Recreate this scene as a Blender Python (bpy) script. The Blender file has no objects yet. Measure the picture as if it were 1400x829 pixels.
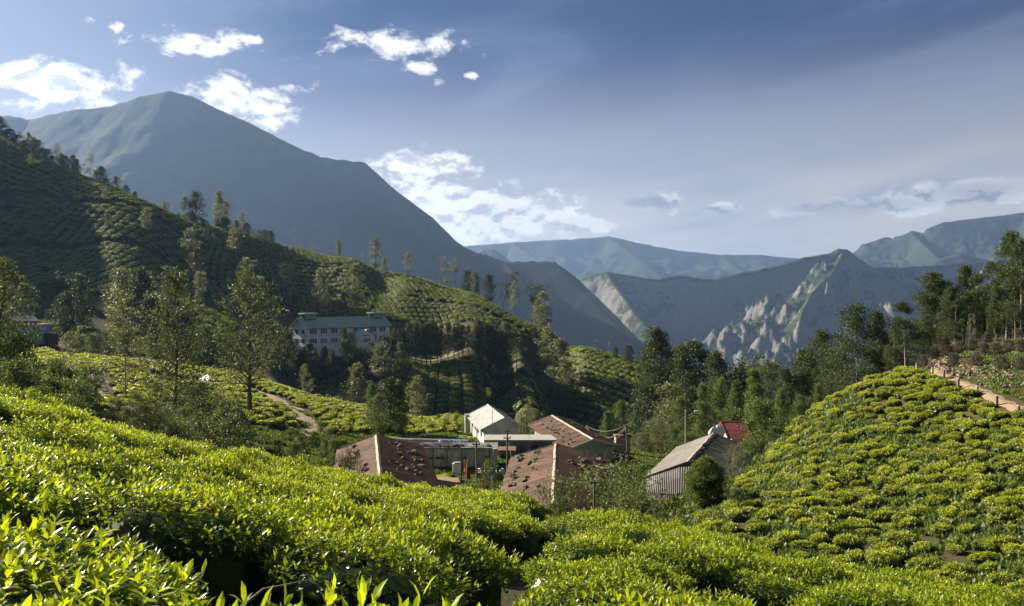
import bpy, math, random
import numpy as np
from mathutils import Vector, Matrix
random.seed(7)
rng = np.random.default_rng(7)
scene = bpy.context.scene
COL = scene.collection
R = math.radians

# ---------------------------------------------------------------- camera, light, sky
F = 1100.0                     # focal length in photograph pixels (1400 wide)
cam_d = bpy.data.cameras.new('camera'); cam = bpy.data.objects.new('camera', cam_d); COL.objects.link(cam)
cam_d.sensor_width = 36.0; cam_d.lens = 36.0 * F / 1400.0
cam_d.clip_start = 0.05; cam_d.clip_end = 60000
cam.location = (0, 0, 0); cam.rotation_euler = (R(90), 0, 0)
scene.camera = cam
SUN_AZ, SUN_EL = -58.5, 28.5   # degrees right of the view axis, degrees up
sun_dir = Vector((math.sin(R(SUN_AZ)) * math.cos(R(SUN_EL)), math.cos(R(SUN_AZ)) * math.cos(R(SUN_EL)), math.sin(R(SUN_EL))))
sd = bpy.data.lights.new('sun', 'SUN'); sd.energy = 5.0; sd.angle = R(0.55); sd.color = (1.0, 0.90, 0.72)
sun = bpy.data.objects.new('sun', sd); COL.objects.link(sun)
sun.rotation_euler = sun_dir.to_track_quat('Z', 'Y').to_euler()
scene.view_settings.view_transform = 'Standard'; scene.view_settings.look = 'None'
scene.view_settings.exposure = 1.4; scene.view_settings.gamma = 1.0
scene.cycles.max_bounces = 6; scene.cycles.diffuse_bounces = 3; scene.cycles.glossy_bounces = 2
scene.cycles.transmission_bounces = 3; scene.cycles.volume_bounces = 0; scene.cycles.transparent_max_bounces = 8
scene.cycles.caustics_reflective = False; scene.cycles.caustics_refractive = False

class NB:
    """small node-tree helper"""
    def __init__(s, tree): s.t = tree; s.n = tree.nodes; s.l = tree.links
    def new(s, typ, **kw):
        nd = s.n.new(typ)
        for k, v in kw.items(): setattr(nd, k, v)
        return nd
    def put(s, sock, v):
        if hasattr(v, 'is_linked') or isinstance(v, bpy.types.NodeSocket): s.l.new(v, sock)
        else:
            if sock.type == 'RGBA' and len(v) == 3: v = (*v, 1)
            sock.default_value = v
    def m(s, op, a, b=None, c=None, clamp=False):
        nd = s.new('ShaderNodeMath', operation=op, use_clamp=clamp)
        for i, v in enumerate((a, b, c)):
            if v is not None: s.put(nd.inputs[i], v)
        return nd.outputs[0]
    def vm(s, op, a, b=None):
        nd = s.new('ShaderNodeVectorMath', operation=op)
        s.put(nd.inputs[0], a)
        if b is not None: s.put(nd.inputs[1], b)
        return nd.outputs[0]
    def mix(s, f, a, b, blend='MIX'):
        nd = s.new('ShaderNodeMix', data_type='RGBA', blend_type=blend)
        s.put(nd.inputs[0], f); s.put(nd.inputs[6], a); s.put(nd.inputs[7], b)
        return nd.outputs[2]
    def noise(s, vec, scale, detail=4, rough=.55, dist=0.0, out=0):
        nd = s.new('ShaderNodeTexNoise')
        if vec is not None: s.l.new(vec, nd.inputs['Vector'])
        nd.inputs['Scale'].default_value = scale; nd.inputs['Detail'].default_value = detail
        nd.inputs['Roughness'].default_value = rough; nd.inputs['Distortion'].default_value = dist
        return nd.outputs[out]
    def ramp(s, fac, lo, hi, a=0.0, b=1.0, smooth=True):
        nd = s.new('ShaderNodeMapRange', interpolation_type='SMOOTHSTEP' if smooth else 'LINEAR')
        s.put(nd.inputs[0], fac); s.put(nd.inputs[1], lo); s.put(nd.inputs[2], hi); s.put(nd.inputs[3], a); s.put(nd.inputs[4], b)
        return nd.outputs[0]
    def comb(s, x, y, z=0.0):
        nd = s.new('ShaderNodeCombineXYZ'); s.put(nd.inputs[0], x); s.put(nd.inputs[1], y); s.put(nd.inputs[2], z); return nd.outputs[0]
    def sep(s, v):
        nd = s.new('ShaderNodeSeparateXYZ'); s.l.new(v, nd.inputs[0]); return nd.outputs

def ang(px, py):
    az = math.degrees(math.atan((px - 700) / F)); el = math.degrees(math.atan((414.5 - py) / F * math.cos(math.radians(az))))
    return az, el

world = bpy.data.worlds.new("World"); scene.world = world; world.use_nodes = True
w = NB(world.node_tree)
bg = w.n['Background']; bg.inputs[1].default_value = 0.074
sky = w.new('ShaderNodeTexSky', sky_type='NISHITA', sun_disc=False)
sky.sun_elevation = R(SUN_EL); sky.sun_rotation = R(SUN_AZ); sky.altitude = 1500; sky.air_density = 1.0; sky.dust_density = 2.2; sky.ozone_density = 2.0
tc = w.new('ShaderNodeTexCoord')
X, Y, Z = w.sep(tc.outputs['Generated'])[:3]
az = w.m('MULTIPLY', w.m('ARCTAN2', X, Y), 57.2958)
el = w.m('MULTIPLY', w.m('ARCSINE', Z), 57.2958)
# warped coordinates for ragged cloud edges
wv = w.comb(w.m('MULTIPLY', az, .10), w.m('MULTIPLY', el, .17), 0.0)
n1 = w.noise(wv, 3.2, 11, .63, .25)
n2 = w.noise(w.comb(w.m('MULTIPLY', az, .10), w.m('MULTIPLY', w.m('ADD', el, .6), .17), 0.0), 3.2, 11, .63, .25)   # the same noise a little higher: its difference shades the undersides
BLOBS = [  # px, py, half-width px, half-height px, strength, greyness
    (60, 112, 120, 34, 1.25, .1), (20, 140, 60, 22, 1.0, .35), (122, 27, 20, 10, .95, 0), (160, 36, 22, 11, .8, 0),
    (178, 100, 34, 26, .62, 0), (255, 58, 86, 24, 1.15, .05), (345, 54, 22, 8, .8, 0), (340, 138, 92, 34, 1.25, .15),
    (520, 62, 112, 25, 1.1, .05), (580, 92, 30, 22, .95, .1), (460, 56, 40, 14, .9, .1), (395, 80, 26, 9, .7, 0), (646, 104, 22, 8, .85, 0),
    (580, 226, 80, 22, 1.4, .15), (600, 268, 90, 36, 1.25, .25), (680, 296, 140, 46, 1.3, .3), (640, 322, 100, 22, 1.3, .2), (790, 306, 90, 18, 1.1, .4), (560, 245, 60, 40, 1.0, .1),
    (880, 278, 70, 14, 1.2, .9), (985, 286, 75, 10, 1.05, .8), (1190, 280, 200, 17, 1.05, .95), (1330, 262, 130, 26, 1.2, .9), (1100, 284, 80, 14, 1.2, .95),
]
dens = None; grey = None
for px, py, hw, hh, st, gr in BLOBS:
    a0, e0 = ang(px, py); kx = F / (hw * 57.3) * (1 + ((px - 700) / F) ** 2); ky = F / (hh * 57.3) * math.sqrt(1 + ((px - 700) / F) ** 2)
    dx = w.m('MULTIPLY', w.m('SUBTRACT', az, a0), kx); dy = w.m('MULTIPLY', w.m('SUBTRACT', el, e0), ky)
    q = w.m('ADD', w.m('MULTIPLY', dx, dx), w.m('MULTIPLY', dy, dy))
    g = w.m('MULTIPLY', w.m('EXPONENT', w.m('MULTIPLY', q, -1.1)), st)
    gg = w.m('MULTIPLY', g, gr)
    dens = g if dens is None else w.m('MAXIMUM', dens, g)
    grey = gg if grey is None else w.m('MAXIMUM', grey, gg)
cum = w.ramp(w.m('ADD', dens, w.m('MULTIPLY', w.m('SUBTRACT', n1, .5), 3.4)), .50, 1.05)
cum = w.m('MULTIPLY', cum, w.ramp(dens, .04, .28))
under = w.ramp(w.m('SUBTRACT', n2, n1), -.03, .10)           # 1 where thicker cloud lies above
shade = w.m('ADD', w.m('MULTIPLY', under, .55), w.m('MULTIPLY', grey, .75), clamp=True)
# thin streaked high cloud, everywhere in the sky
rot = w.new('ShaderNodeVectorRotate', rotation_type='Z_AXIS'); w.l.new(w.comb(az, el, 0.0), rot.inputs['Vector']); rot.inputs['Angle'].default_value = R(-7)
sx, sy, _ = w.sep(rot.outputs[0])[:3]
c1 = w.noise(w.comb(w.m('MULTIPLY', sx, .022), w.m('MULTIPLY', sy, .11), 3.3), 1.5, 7, .55, .8)
c2 = w.noise(w.comb(w.m('MULTIPLY', sx, .05), w.m('MULTIPLY', sy, .35), 9.1), 1.5, 8, .6, 1.2)
cir = w.m('MULTIPLY', w.m('MULTIPLY', w.ramp(c1, .38, .66), w.ramp(c2, .25, .8, .55, 1.1)), w.ramp(el, 24, 11, .16, .66))
near_sun = w.m('ADD', w.m('ADD', w.m('MULTIPLY', X, sun_dir.x), w.m('MULTIPLY', Y, sun_dir.y)), w.m('MULTIPLY', Z, sun_dir.z))
hz = w.ramp(el, -1.0, 19.0, .92, 0.0)                          # milky air near the horizon
glow = w.ramp(near_sun, .35, 1.0, .85, 1.35)
base = w.mix(1.0, sky.outputs[0], (.05, .10, .215), 'MULTIPLY')
base = w.mix(w.ramp(near_sun, .70, 1.0, 0, .60), base, (3.2, 3.6, 4.2))
base = w.mix(hz, base, (6.0, 5.5, 5.0))
base = w.mix(cir, base, (1.55, 1.95, 2.6))
cl_col = w.mix(shade, (5.6, 5.5, 5.3), (1.5, 1.65, 2.05))
glow = w.m('MULTIPLY', glow, w.ramp(el, 1, 14, 1.7, 1.0))
sc_ = w.new('ShaderNodeVectorMath', operation='SCALE'); w.l.new(cl_col, sc_.inputs[0]); w.l.new(glow, sc_.inputs['Scale'])
base = w.mix(cum, base, sc_.outputs[0])
w.l.new(base, bg.inputs[0])
world.cycles.sampling_method = 'AUTOMATIC'

# ---------------------------------------------------------------- helpers
def tag(o, label=None, cat=None, group=None, kind=None):
    if label: o['label'] = label
    if cat: o['category'] = cat
    if group: o['group'] = group
    if kind: o['kind'] = kind
    return o
def link(name, me, parent=None, loc=None, rot=None, scale=None):
    o = bpy.data.objects.new(name, me); COL.objects.link(o)
    if parent is not None: o.parent = parent
    if loc is not None: o.location = loc
    if rot is not None: o.rotation_euler = rot
    if scale is not None: o.scale = (scale,) * 3 if isinstance(scale, (int, float)) else scale
    return o
def np_mesh(name, V, Fc, mat=None, attrs=None, smooth=False):
    """V (n,3) array, Fc (m,k) index array (k = 3 or 4)"""
    V = np.asarray(V, dtype=np.float32).reshape(-1, 3); Fc = np.asarray(Fc, dtype=np.int32)
    me = bpy.data.meshes.new(name); me.vertices.add(len(V)); me.vertices.foreach_set('co', V.ravel())
    m_, k = Fc.shape
    me.loops.add(m_ * k); me.loops.foreach_set('vertex_index', Fc.ravel())
    me.polygons.add(m_); me.polygons.foreach_set('loop_start', np.arange(0, m_ * k, k, dtype=np.int32))
    me.polygons.foreach_set('loop_total', np.full(m_, k, dtype=np.int32))
    me.polygons.foreach_set('use_smooth', np.full(m_, smooth, dtype=bool))
    for an, av in (attrs or {}).items():
        at = me.attributes.new(an, 'FLOAT', 'POINT'); at.data.foreach_set('value', np.asarray(av, dtype=np.float32).ravel())
    me.update(calc_edges=True)
    if mat: me.materials.append(mat)
    return me
def _h(ix, iy, seed):
    n = (ix * 374761393 + iy * 668265263 + seed * 1442695041) & 0xffffffff
    n = ((n ^ (n >> 13)) * 1274126177) & 0xffffffff
    return ((n ^ (n >> 16)) & 0xffffff) / float(0xffffff) * 2 - 1
def vnoise(x, y, seed=0):
    x = np.asarray(x, float); y = np.asarray(y, float)
    ix = np.floor(x).astype(np.int64); iy = np.floor(y).astype(np.int64); fx = x - ix; fy = y - iy
    ux = fx * fx * fx * (fx * (fx * 6 - 15) + 10); uy = fy * fy * fy * (fy * (fy * 6 - 15) + 10)
    a = _h(ix, iy, seed); b = _h(ix + 1, iy, seed); c = _h(ix, iy + 1, seed); d = _h(ix + 1, iy + 1, seed)
    return (a * (1 - ux) + b * ux) * (1 - uy) + (c * (1 - ux) + d * ux) * uy
def fbm(x, y, oct=5, seed=0, gain=.5, ridged=False):
    s = 0; amp = 1; tot = 0
    for i in range(oct):
        c, sn = math.cos(i * .7), math.sin(i * .7)
        v = vnoise((x * c - y * sn) * 2 ** i, (x * sn + y * c) * 2 ** i, seed + i * 17)
        if ridged: v = 1 - 2 * np.abs(v)
        s = s + v * amp; tot += amp; amp *= gain
    return s / tot
def wp(px, py, y): return Vector(((px - 700) / F * y, y, (414.5 - py) / F * y))

# ---------------------------------------------------------------- materials
def mat(name, color=(.5, .5, .5), rough=.8, metal=0.0, spec=.3, var=.25, scale=3.0, bump=.0, dirt=None, dscale=.8, coords='Object'):
    m = bpy.data.materials.new(name); m.use_nodes = True; b = NB(m.node_tree); bs = b.n['Principled BSDF']
    t = b.new('ShaderNodeTexCoord'); oi = b.new('ShaderNodeObjectInfo')
    v = b.vm('ADD', t.outputs[coords], oi.outputs['Location']) if coords == 'Object' else t.outputs[coords]
    n = b.noise(v, scale, 6, .6)
    f = b.ramp(n, .25, .75, 1 - var, 1 + var, smooth=False)
    f = b.m('MULTIPLY', f, b.ramp(oi.outputs['Random'], 0, 1, 1 - var * .75, 1 + var * .75, smooth=False))
    sc = b.new('ShaderNodeVectorMath', operation='SCALE'); b.put(sc.inputs[0], color); b.l.new(f, sc.inputs['Scale'])
    c = sc.outputs[0]
    if dirt: c = b.mix(b.ramp(b.noise(v, dscale, 7, .65, .4), .46, .66), c, dirt)
    b.l.new(c, bs.inputs['Base Color']); bs.inputs['Roughness'].default_value = rough; bs.inputs['Metallic'].default_value = metal
    bs.inputs['Specular IOR Level'].default_value = spec
    if bump:
        bp = b.new('ShaderNodeBump'); bp.inputs['Strength'].default_value = bump; bp.inputs['Distance'].default_value = .05
        b.l.new(b.noise(v, scale * 6, 4), bp.inputs['Height']); b.l.new(bp.outputs[0], bs.inputs['Normal'])
    return m
def leaf_mat(name, dark, light, trans=.45, rough=.42, spec=.5, tboost=(1.25, 1.15, .5), objvar=.25):
    m = bpy.data.materials.new(name); m.use_nodes = True; b = NB(m.node_tree); bs = b.n['Principled BSDF']
    at = b.new('ShaderNodeAttribute', attribute_name='tint'); oi = b.new('ShaderNodeObjectInfo')
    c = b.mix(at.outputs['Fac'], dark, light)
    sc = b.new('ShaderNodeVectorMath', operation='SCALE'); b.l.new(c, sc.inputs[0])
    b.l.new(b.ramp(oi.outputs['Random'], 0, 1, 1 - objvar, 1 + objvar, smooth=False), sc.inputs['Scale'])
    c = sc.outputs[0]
    b.l.new(c, bs.inputs['Base Color']); bs.inputs['Roughness'].default_value = rough; bs.inputs['Specular IOR Level'].default_value = spec
    tr = b.new('ShaderNodeBsdfTranslucent'); b.l.new(b.mix(1.0, c, tboost, 'MULTIPLY'), tr.inputs[0])
    mx = b.new('ShaderNodeMixShader'); mx.inputs[0].default_value = trans
    b.l.new(bs.outputs[0], mx.inputs[1]); b.l.new(tr.outputs[0], mx.inputs[2]); b.l.new(mx.outputs[0], b.n['Material Output'].inputs[0])
    return m

# ---------------------------------------------------------------- the ground: one continuous sheet
CANOPY = [(0,829,2.0),(250,829,2.5),(400,829,3.0),(550,829,3.9),(700,829,5.1),(850,829,6.0),(1000,829,7.2),(1200,829,8.5),(1400,829,9.5),
 (0,750,2.8),(250,750,3.6),(450,750,5.2),(700,760,8),(900,770,9.5),(1100,790,10.5),(0,680,4.2),(250,690,6),(450,700,9),(600,710,12),(800,735,14),(1000,757,13),
 (0,620,7),(200,640,9),(400,670,13),(600,692,17),(750,706,18),(0,570,11),(100,590,13),(-150,520,15),(0,545,15),(100,572,17),(200,600,19),(350,628,21),(500,658,22),(600,673,23),
 (700,692,23.5),(850,713,20),(1000,744,16.5),(1200,791,13),(1400,829,11),(-300,600,6),(-300,500,18),(1600,900,8),(1600,860,12)]
GROUND_Z = [  # px, depth, z
 (400,281,-19.2),(470,281,-19.3),(540,281,-19.5),(600,281,-20.2),(660,281,-21),(720,283,-22),(430,252,-31),(500,252,-33.5),(600,252,-36),(680,262,-40),
 (400,200,-22),(430,150,-18.2),(500,140,-18.8),(590,130,-19.3),(430,195,-27),(500,195,-31),(600,195,-34),(700,195,-37),(800,195,-38),(880,190,-37),(960,165,-31),(700,225,-40),(850,230,-44),
 (750,302,-39),(800,288,-43),(850,275,-45.5),(900,260,-47),(950,243,-47.5),(1000,225,-46),(1080,180,-38),
 (-200,30,-5.0),(0,30,-5.6),(100,35,-7.6),(300,40,-10.5),(500,40,-13.6),(700,38,-15),(850,34,-14.6),(1000,30,-12.8),(1150,24,-11.6),(1300,22,-10.8),(1500,20,-9.8),
 (-300,60,-5),(-100,60,-6.2),(100,60,-8.6),(300,60,-12.2),(450,58,-15.2),(600,58,-16.2),(750,58,-16.3),(860,55,-15.8),
 (200,80,-11.2),(350,80,-13.4),(450,78,-15.6),(600,78,-16.4),(700,80,-16.6),(800,82,-16.4),(900,78,-16),(980,70,-14.5),
 (450,95,-15.8),(560,95,-16.8),(680,95,-17.2),(800,98,-17.5),(900,100,-19),(1000,95,-18),(1100,92,-15.5),(1180,92,-12.5)]
GROUND_PY = [  # px, py, depth
 (900,730,50),(940,740,44),
 (1000,753,38),(1100,774,34),(1200,795,32),(1300,808,30),(1400,816,28),(1500,810,26),
 (1030,690,47),(1060,650,55),(1080,610,62),(1110,575,66),(1200,700,42),(1300,700,39),(1400,700,37),(1500,700,35),(1200,620,51),(1300,620,47),(1400,620,44),
 (1260,514,68),(1300,526,62),(1350,534,58),(1400,546,54),(1500,560,48),
 (1240,506,80),(1300,500,70),(1350,502,66),(1400,506,62),(1300,482,78),(1400,478,70),(1500,470,64),(1400,462,90),(1280,478,100),(1500,420,110),(1650,430,90),
 (50,478,168),(0,462,178),(-150,440,190),(130,500,125),(250,505,150),(330,535,125),(330,512,170),(400,556,116),(430,588,98),(200,560,80),(60,530,85),(100,560,62),(-100,520,80),
 (500,560,138),(560,590,110),(620,575,125),
 (470,484,298),(540,480,298),(420,482,300),(600,491,300),(680,494,300),(720,495,300),(470,452,330),(600,456,335),(350,470,270),(250,470,230),(150,462,225),(60,452,215),(0,440,225),(-150,420,240),
 (470,408,354),(350,392,328),(250,390,300),(120,390,270),(0,370,275),(600,429,350),(700,452,340),(400,369,380),(450,379,377),(500,387,375),(550,396,374),(600,408,372),(520,384,398),(250,354,328),(305,362,342),(335,359,360),(370,360,378),(100,310,320),(0,280,325),
 (1000,612,115),(1080,600,105),(700,600,130),
]
cp = []; cv = []
def _add(x, y, z):
    r = math.hypot(x, y); cp.append((math.degrees(math.atan2(x, y)) / 14.0, math.log(r))); cv.append(z / (r + 2.0))
for px, py, yy in CANOPY: p = wp(px, py, yy); _add(p.x, p.y, p.z - .8)
for px, yy, z in GROUND_Z: _add((px - 700) / F * yy, yy, z)
for px, py, yy in GROUND_PY: p = wp(px, py, yy); _add(*p)
def dens_line(pts, step=28):
    out = []
    for a, b_ in zip(pts[:-1], pts[1:]):
        n = max(1, int(abs(b_[0] - a[0]) / step))
        for i in range(n): out.append(tuple(a[k] + (b_[k] - a[k]) * i / n for k in range(3)))
    return out + [pts[-1]]
RIDGE = [(-500,20,440),(-300,70,420),(-150,110,405),(0,187,385),(100,237,380),(200,280,374),(270,309,380),(330,320,395),(400,338,412),(500,363,425),(560,381,425),(600,394,430),(650,408,410),(700,434,385),(750,456,356),(800,476,335),(850,493,322),(920,521,300),(1000,552,270),(1060,580,240),(1120,600,220)]
for px, py, yy in dens_line(RIDGE):               # the crest, and the land falling away behind it
    p = wp(px, py, yy); _add(*p); sl = .42 if px < 700 else .3
    q_ = p * 1.12; _add(q_.x, q_.y, p.z - sl * .12 * yy * .9)
    q_ = p * 1.35; _add(q_.x, q_.y, p.z - .5 * .35 * yy)
    if px % 3 < 2:
        q_ = p * 2.1; _add(q_.x, q_.y, p.z - .5 * 1.1 * yy)
        q_ = p * 4.0; _add(q_.x, q_.y, -480)
for px in (1250, 1400, 1600):
    for yy, z in ((160, -16), (240, -45), (400, -130), (1500, -480)): _add((px - 700) / F * yy, yy, z)
CREST = [(1030,640,68),(1060,606,70),(1100,573,70),(1130,556,70),(1160,540,71),(1190,524,72),(1220,511,72),(1240,507,76)]
for px, py, yy in dens_line(CREST, 18):
    p = wp(px, py, yy); _add(*p); q_ = p * 1.12; _add(q_.x, q_.y, p.z - 2.6 * (1 if px < 1200 else .5))
for a_ in (-100, -140, 180, 140, -70):
    for r_, z_ in ((1, -1.5), (4, -1.3), (12, -.6), (60, 5), (400, 60), (1500, -100)):
        _add(math.sin(R(a_)) * r_, math.cos(R(a_)) * r_, z_)
for a_ in (60, 100):
    for r_, z_ in ((1, -1.7), (4, -2.6), (12, -6), (60, -4), (400, 10), (1500, -300)):
        _add(math.sin(R(a_)) * r_, math.cos(R(a_)) * r_, z_)
for px in (0, 350, 700, 1050, 1400): _add((px - 700) / F * .6, .6, -1.62)
cp = np.array(cp); cv = np.array(cv)
_KC = .10
def _kern(A, B):
    d2 = (A[:, None, 0] - B[None, :, 0]) ** 2 + (A[:, None, 1] - B[None, :, 1]) ** 2
    return -np.sqrt(d2 + _KC ** 2)
N_ = len(cp); A_ = np.zeros((N_ + 3, N_ + 3)); A_[:N_, :N_] = _kern(cp, cp) + np.eye(N_) * .002
A_[:N_, N_] = 1; A_[:N_, N_ + 1:] = cp; A_[N_, :N_] = 1; A_[N_ + 1:, :N_] = cp.T
W_ = np.linalg.solve(A_, np.concatenate([cv, [0, 0, 0]]))
def gz(x, y):
    x = np.atleast_1d(np.asarray(x, float)); y = np.atleast_1d(np.asarray(y, float)); sh = x.shape; x = x.ravel(); y = y.ravel()
    out = np.empty(len(x))
    for i in range(0, len(x), 40000):
        xx = x[i:i + 40000]; yy = y[i:i + 40000]; r = np.maximum(np.hypot(xx, yy), .05)
        P = np.stack([np.degrees(np.arctan2(xx, yy)) / 14.0, np.log(np.maximum(r, .4))], 1)
        t = _kern(P, cp) @ W_[:N_] + W_[N_] + P @ W_[N_ + 1:]
        out[i:i + 40000] = t * (r + 2.0)
    r = np.hypot(x, y)
    out += fbm(x / 9, y / 9, 3, 5) * np.clip((r - 22) / 60, 0, 1) * .35 + fbm(x / 60, y / 60, 3, 9) * np.clip((r - 120) / 200, 0, 1) * 2.0
    return out.reshape(sh)
def gz1(x, y): return float(gz(x, y)[0])
def on(px, y):                                   # the ground point seen in image column px at depth y
    x = (px - 700) / F * y; return Vector((x, y, gz1(x, y)))
def gnorm(x, y, e=.4):
    x = np.asarray(x, float); y = np.asarray(y, float)
    dx = (gz(x + e, y) - gz(x - e, y)) / (2 * e); dy = (gz(x, y + e) - gz(x, y - e)) / (2 * e)
    n = np.stack([-dx, -dy, np.ones_like(dx)], -1); return n / np.linalg.norm(n, axis=-1, keepdims=True)
a_in = np.linspace(-37, 37, 600); a_out = np.concatenate([np.linspace(37, 323, 120)[1:-1]])
a_all = np.radians(np.concatenate([a_in, a_out])); r_all = np.concatenate([[.05, .25], np.geomspace(.6, 1600, 300)])
AA, RR = np.meshgrid(a_all, r_all); gx = (np.sin(AA) * RR); gy = (np.cos(AA) * RR); gzv = gz(gx, gy)
na, nr = len(a_all), len(r_all)
ii = np.arange(na); jj = np.arange(nr - 1)
I, J = np.meshgrid(ii, jj); q = np.stack([J * na + I, J * na + (I + 1) % na, (J + 1) * na + (I + 1) % na, (J + 1) * na + I], -1).reshape(-1, 4)[:, ::-1]
# where bare soil and mown grass lie (village yard, paths' verges)
def blob(x, y, cx, cy, rx, ry): return np.exp(-(((x - cx) / rx) ** 2 + ((y - cy) / ry) ** 2))
def pxd(px, y): return (px - 700) / F * y
def dpoly(x, y, pts):
    d = np.full(np.shape(x), 1e9)
    for (x0, y0), (x1, y1) in zip(pts[:-1], pts[1:]):
        vx, vy = x1 - x0, y1 - y0; t = np.clip(((x - x0) * vx + (y - y0) * vy) / (vx * vx + vy * vy), 0, 1)
        d = np.minimum(d, np.hypot(x - x0 - t * vx, y - y0 - t * vy))
    return d
grassy = np.clip(blob(gx, gy, pxd(700, 80), 80, 22, 26) * 1.6 + blob(gx, gy, pxd(640, 96), 98, 14, 12), 0, 1)
soil = np.clip(blob(gx, gy, pxd(602, 71), 71, 3.6, 4.2) * 1.7 + blob(gx, gy, pxd(720, 64), 62, 2.0, 3.0) * .6 + blob(gx, gy, pxd(905, 82), 82, 3.5, 3) * .9, 0, 1)
terrain_me = np_mesh('ground', np.stack([gx, gy, gzv], -1), q, None, {'grassy': grassy, 'soil': soil}, smooth=True)
gm = bpy.data.materials.new('ground'); gm.use_nodes = True; b = NB(gm.node_tree); bs = b.n['Principled BSDF']; bs.inputs['Roughness'].default_value = .95; bs.inputs['Specular IOR Level'].default_value = .1
t = b.new('ShaderNodeTexCoord').outputs['Object']
g1 = b.new('ShaderNodeAttribute', attribute_name='grassy').outputs['Fac']; g2 = b.new('ShaderNodeAttribute', attribute_name='soil').outputs['Fac']
under_c = b.mix(b.ramp(b.noise(t, .8, 7, .65), .4, .62), (.075, .052, .030), (.055, .075, .022))
under_c = b.mix(b.ramp(b.noise(t, .05, 5, .6), .52, .62), under_c, (.10, .085, .035))
grass_c = b.mix(b.noise(t, 2.2, 6, .7), (.09, .14, .02), (.26, .30, .05))
soil_c = b.mix(b.noise(t, 1.3, 6, .7), (.24, .15, .075), (.42, .31, .17))
br = b.m('MULTIPLY', b.m('SUBTRACT', b.noise(t, .9, 6, .7), .5), 1.1)
c = b.mix(b.ramp(b.m('ADD', g1, br), .35, .6), under_c, grass_c); c = b.mix(b.ramp(b.m('ADD', g2, br), .35, .6), c, soil_c)
b.l.new(c, bs.inputs['Base Color'])
bp = b.new('ShaderNodeBump'); bp.inputs['Strength'].default_value = .6; bp.inputs['Distance'].default_value = .08; b.l.new(b.noise(t, 7, 5, .7), bp.inputs['Height']); b.l.new(bp.outputs[0], bs.inputs['Normal'])
terrain_me.materials.append(gm)
tag(link('ground', terrain_me), 'sloping earth of the tea estate under bushes, village and woods', kind='structure')
# valley floor to the horizon
fl = np.array([(-26000, -26000, -560), (26000, -26000, -560), (26000, 26000, -560), (-26000, 26000, -560)]); vm_ = mat('valley_floor', (.05, .07, .03), .95, var=.3, scale=.002)
tag(link('valley_floor', np_mesh('valley_floor', fl, [[0, 1, 2, 3]], vm_)), 'distant valley floor below the mountains', kind='structure')

# ---------------------------------------------------------------- mountains
def mountain(name, label, lines, pxr, yr, n, material, rough=60., seed=1, floor=-620, gully=130., gs=520., warp=190):
    """lines: (points (px,py,depth), left slope, right slope); the surface is the highest of the tents under the ridge lines"""
    PX, YY = np.meshgrid(np.linspace(pxr[0], pxr[1], n[0]), np.linspace(yr[0], yr[1], n[1]))
    x = (PX - 700) / F * YY; y = YY.copy()
    wx = x + fbm(x / 420, y / 420, 5, seed + 3) * warp; wy = y + fbm(x / 420, y / 420, 5, seed + 11) * warp
    z = np.full(x.shape, -1e9); dr = np.zeros(x.shape)
    for pts, s in lines:
        P = [wp(*p) for p in pts]
        for p0, p1 in zip(P[:-1], P[1:]):
            for ux, uy, wgt in ((x, y, 0), (wx, wy, 1)):
                vx, vy = p1.x - p0.x, p1.y - p0.y; L2 = vx * vx + vy * vy
                tt = np.clip(((ux - p0.x) * vx + (uy - p0.y) * vy) / L2, 0, 1)
                d = np.hypot(ux - p0.x - tt * vx, uy - p0.y - tt * vy)
                side = np.sign((ux - p0.x) * vy - (uy - p0.y) * vx)
                sl = s if not isinstance(s, tuple) else np.where(side > 0, s[1], s[0])
                # the true crest (unwarped) is kept near the line, the warped one takes over down the flank
                zz = p0.z + tt * (p1.z - p0.z) - sl * d * (1 - .25 * np.clip(d / 1500, 0, 1))
                if wgt == 0: zz0 = zz; d0 = d
                else:
                    k = np.clip(d0 / 220, 0, 1); zz = zz0 * (1 - k) + zz * k
            up = zz > z; z = np.where(up, zz, z); dr = np.where(up, d0, dr)
    k = np.clip(dr / 300, 0, 1)
    g = fbm(x / gs, y / gs, 6, seed, .52, ridged=True); g2 = fbm(x / 90, y / 90, 4, seed + 5)
    g3 = fbm(x / (gs * .33), y / (gs * .33), 5, seed + 9, .6, ridged=True); crest = fbm(x / 60, y / 60, 3, seed + 4)
    z = z + (g - .35) * gully * k + (g3 - .3) * gully * .38 * k + g2 * rough * (.12 + .4 * k) + crest * 4
    z = np.maximum(z, floor + fbm(x / 300, y / 300, 3, 2) * 20)
    z[0, :] = floor - 20; z[-1, :] = floor - 20
    m_, n_ = x.shape; I, J = np.meshgrid(np.arange(n_ - 1), np.arange(m_ - 1))
    qf = np.stack([J * n_ + I, J * n_ + I + 1, (J + 1) * n_ + I + 1, (J + 1) * n_ + I], -1).reshape(-1, 4)
    o = link(name, np_mesh(name, np.stack([x, y, z], -1), qf, material, smooth=True)); tag(o, label, kind='structure'); return o
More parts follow.
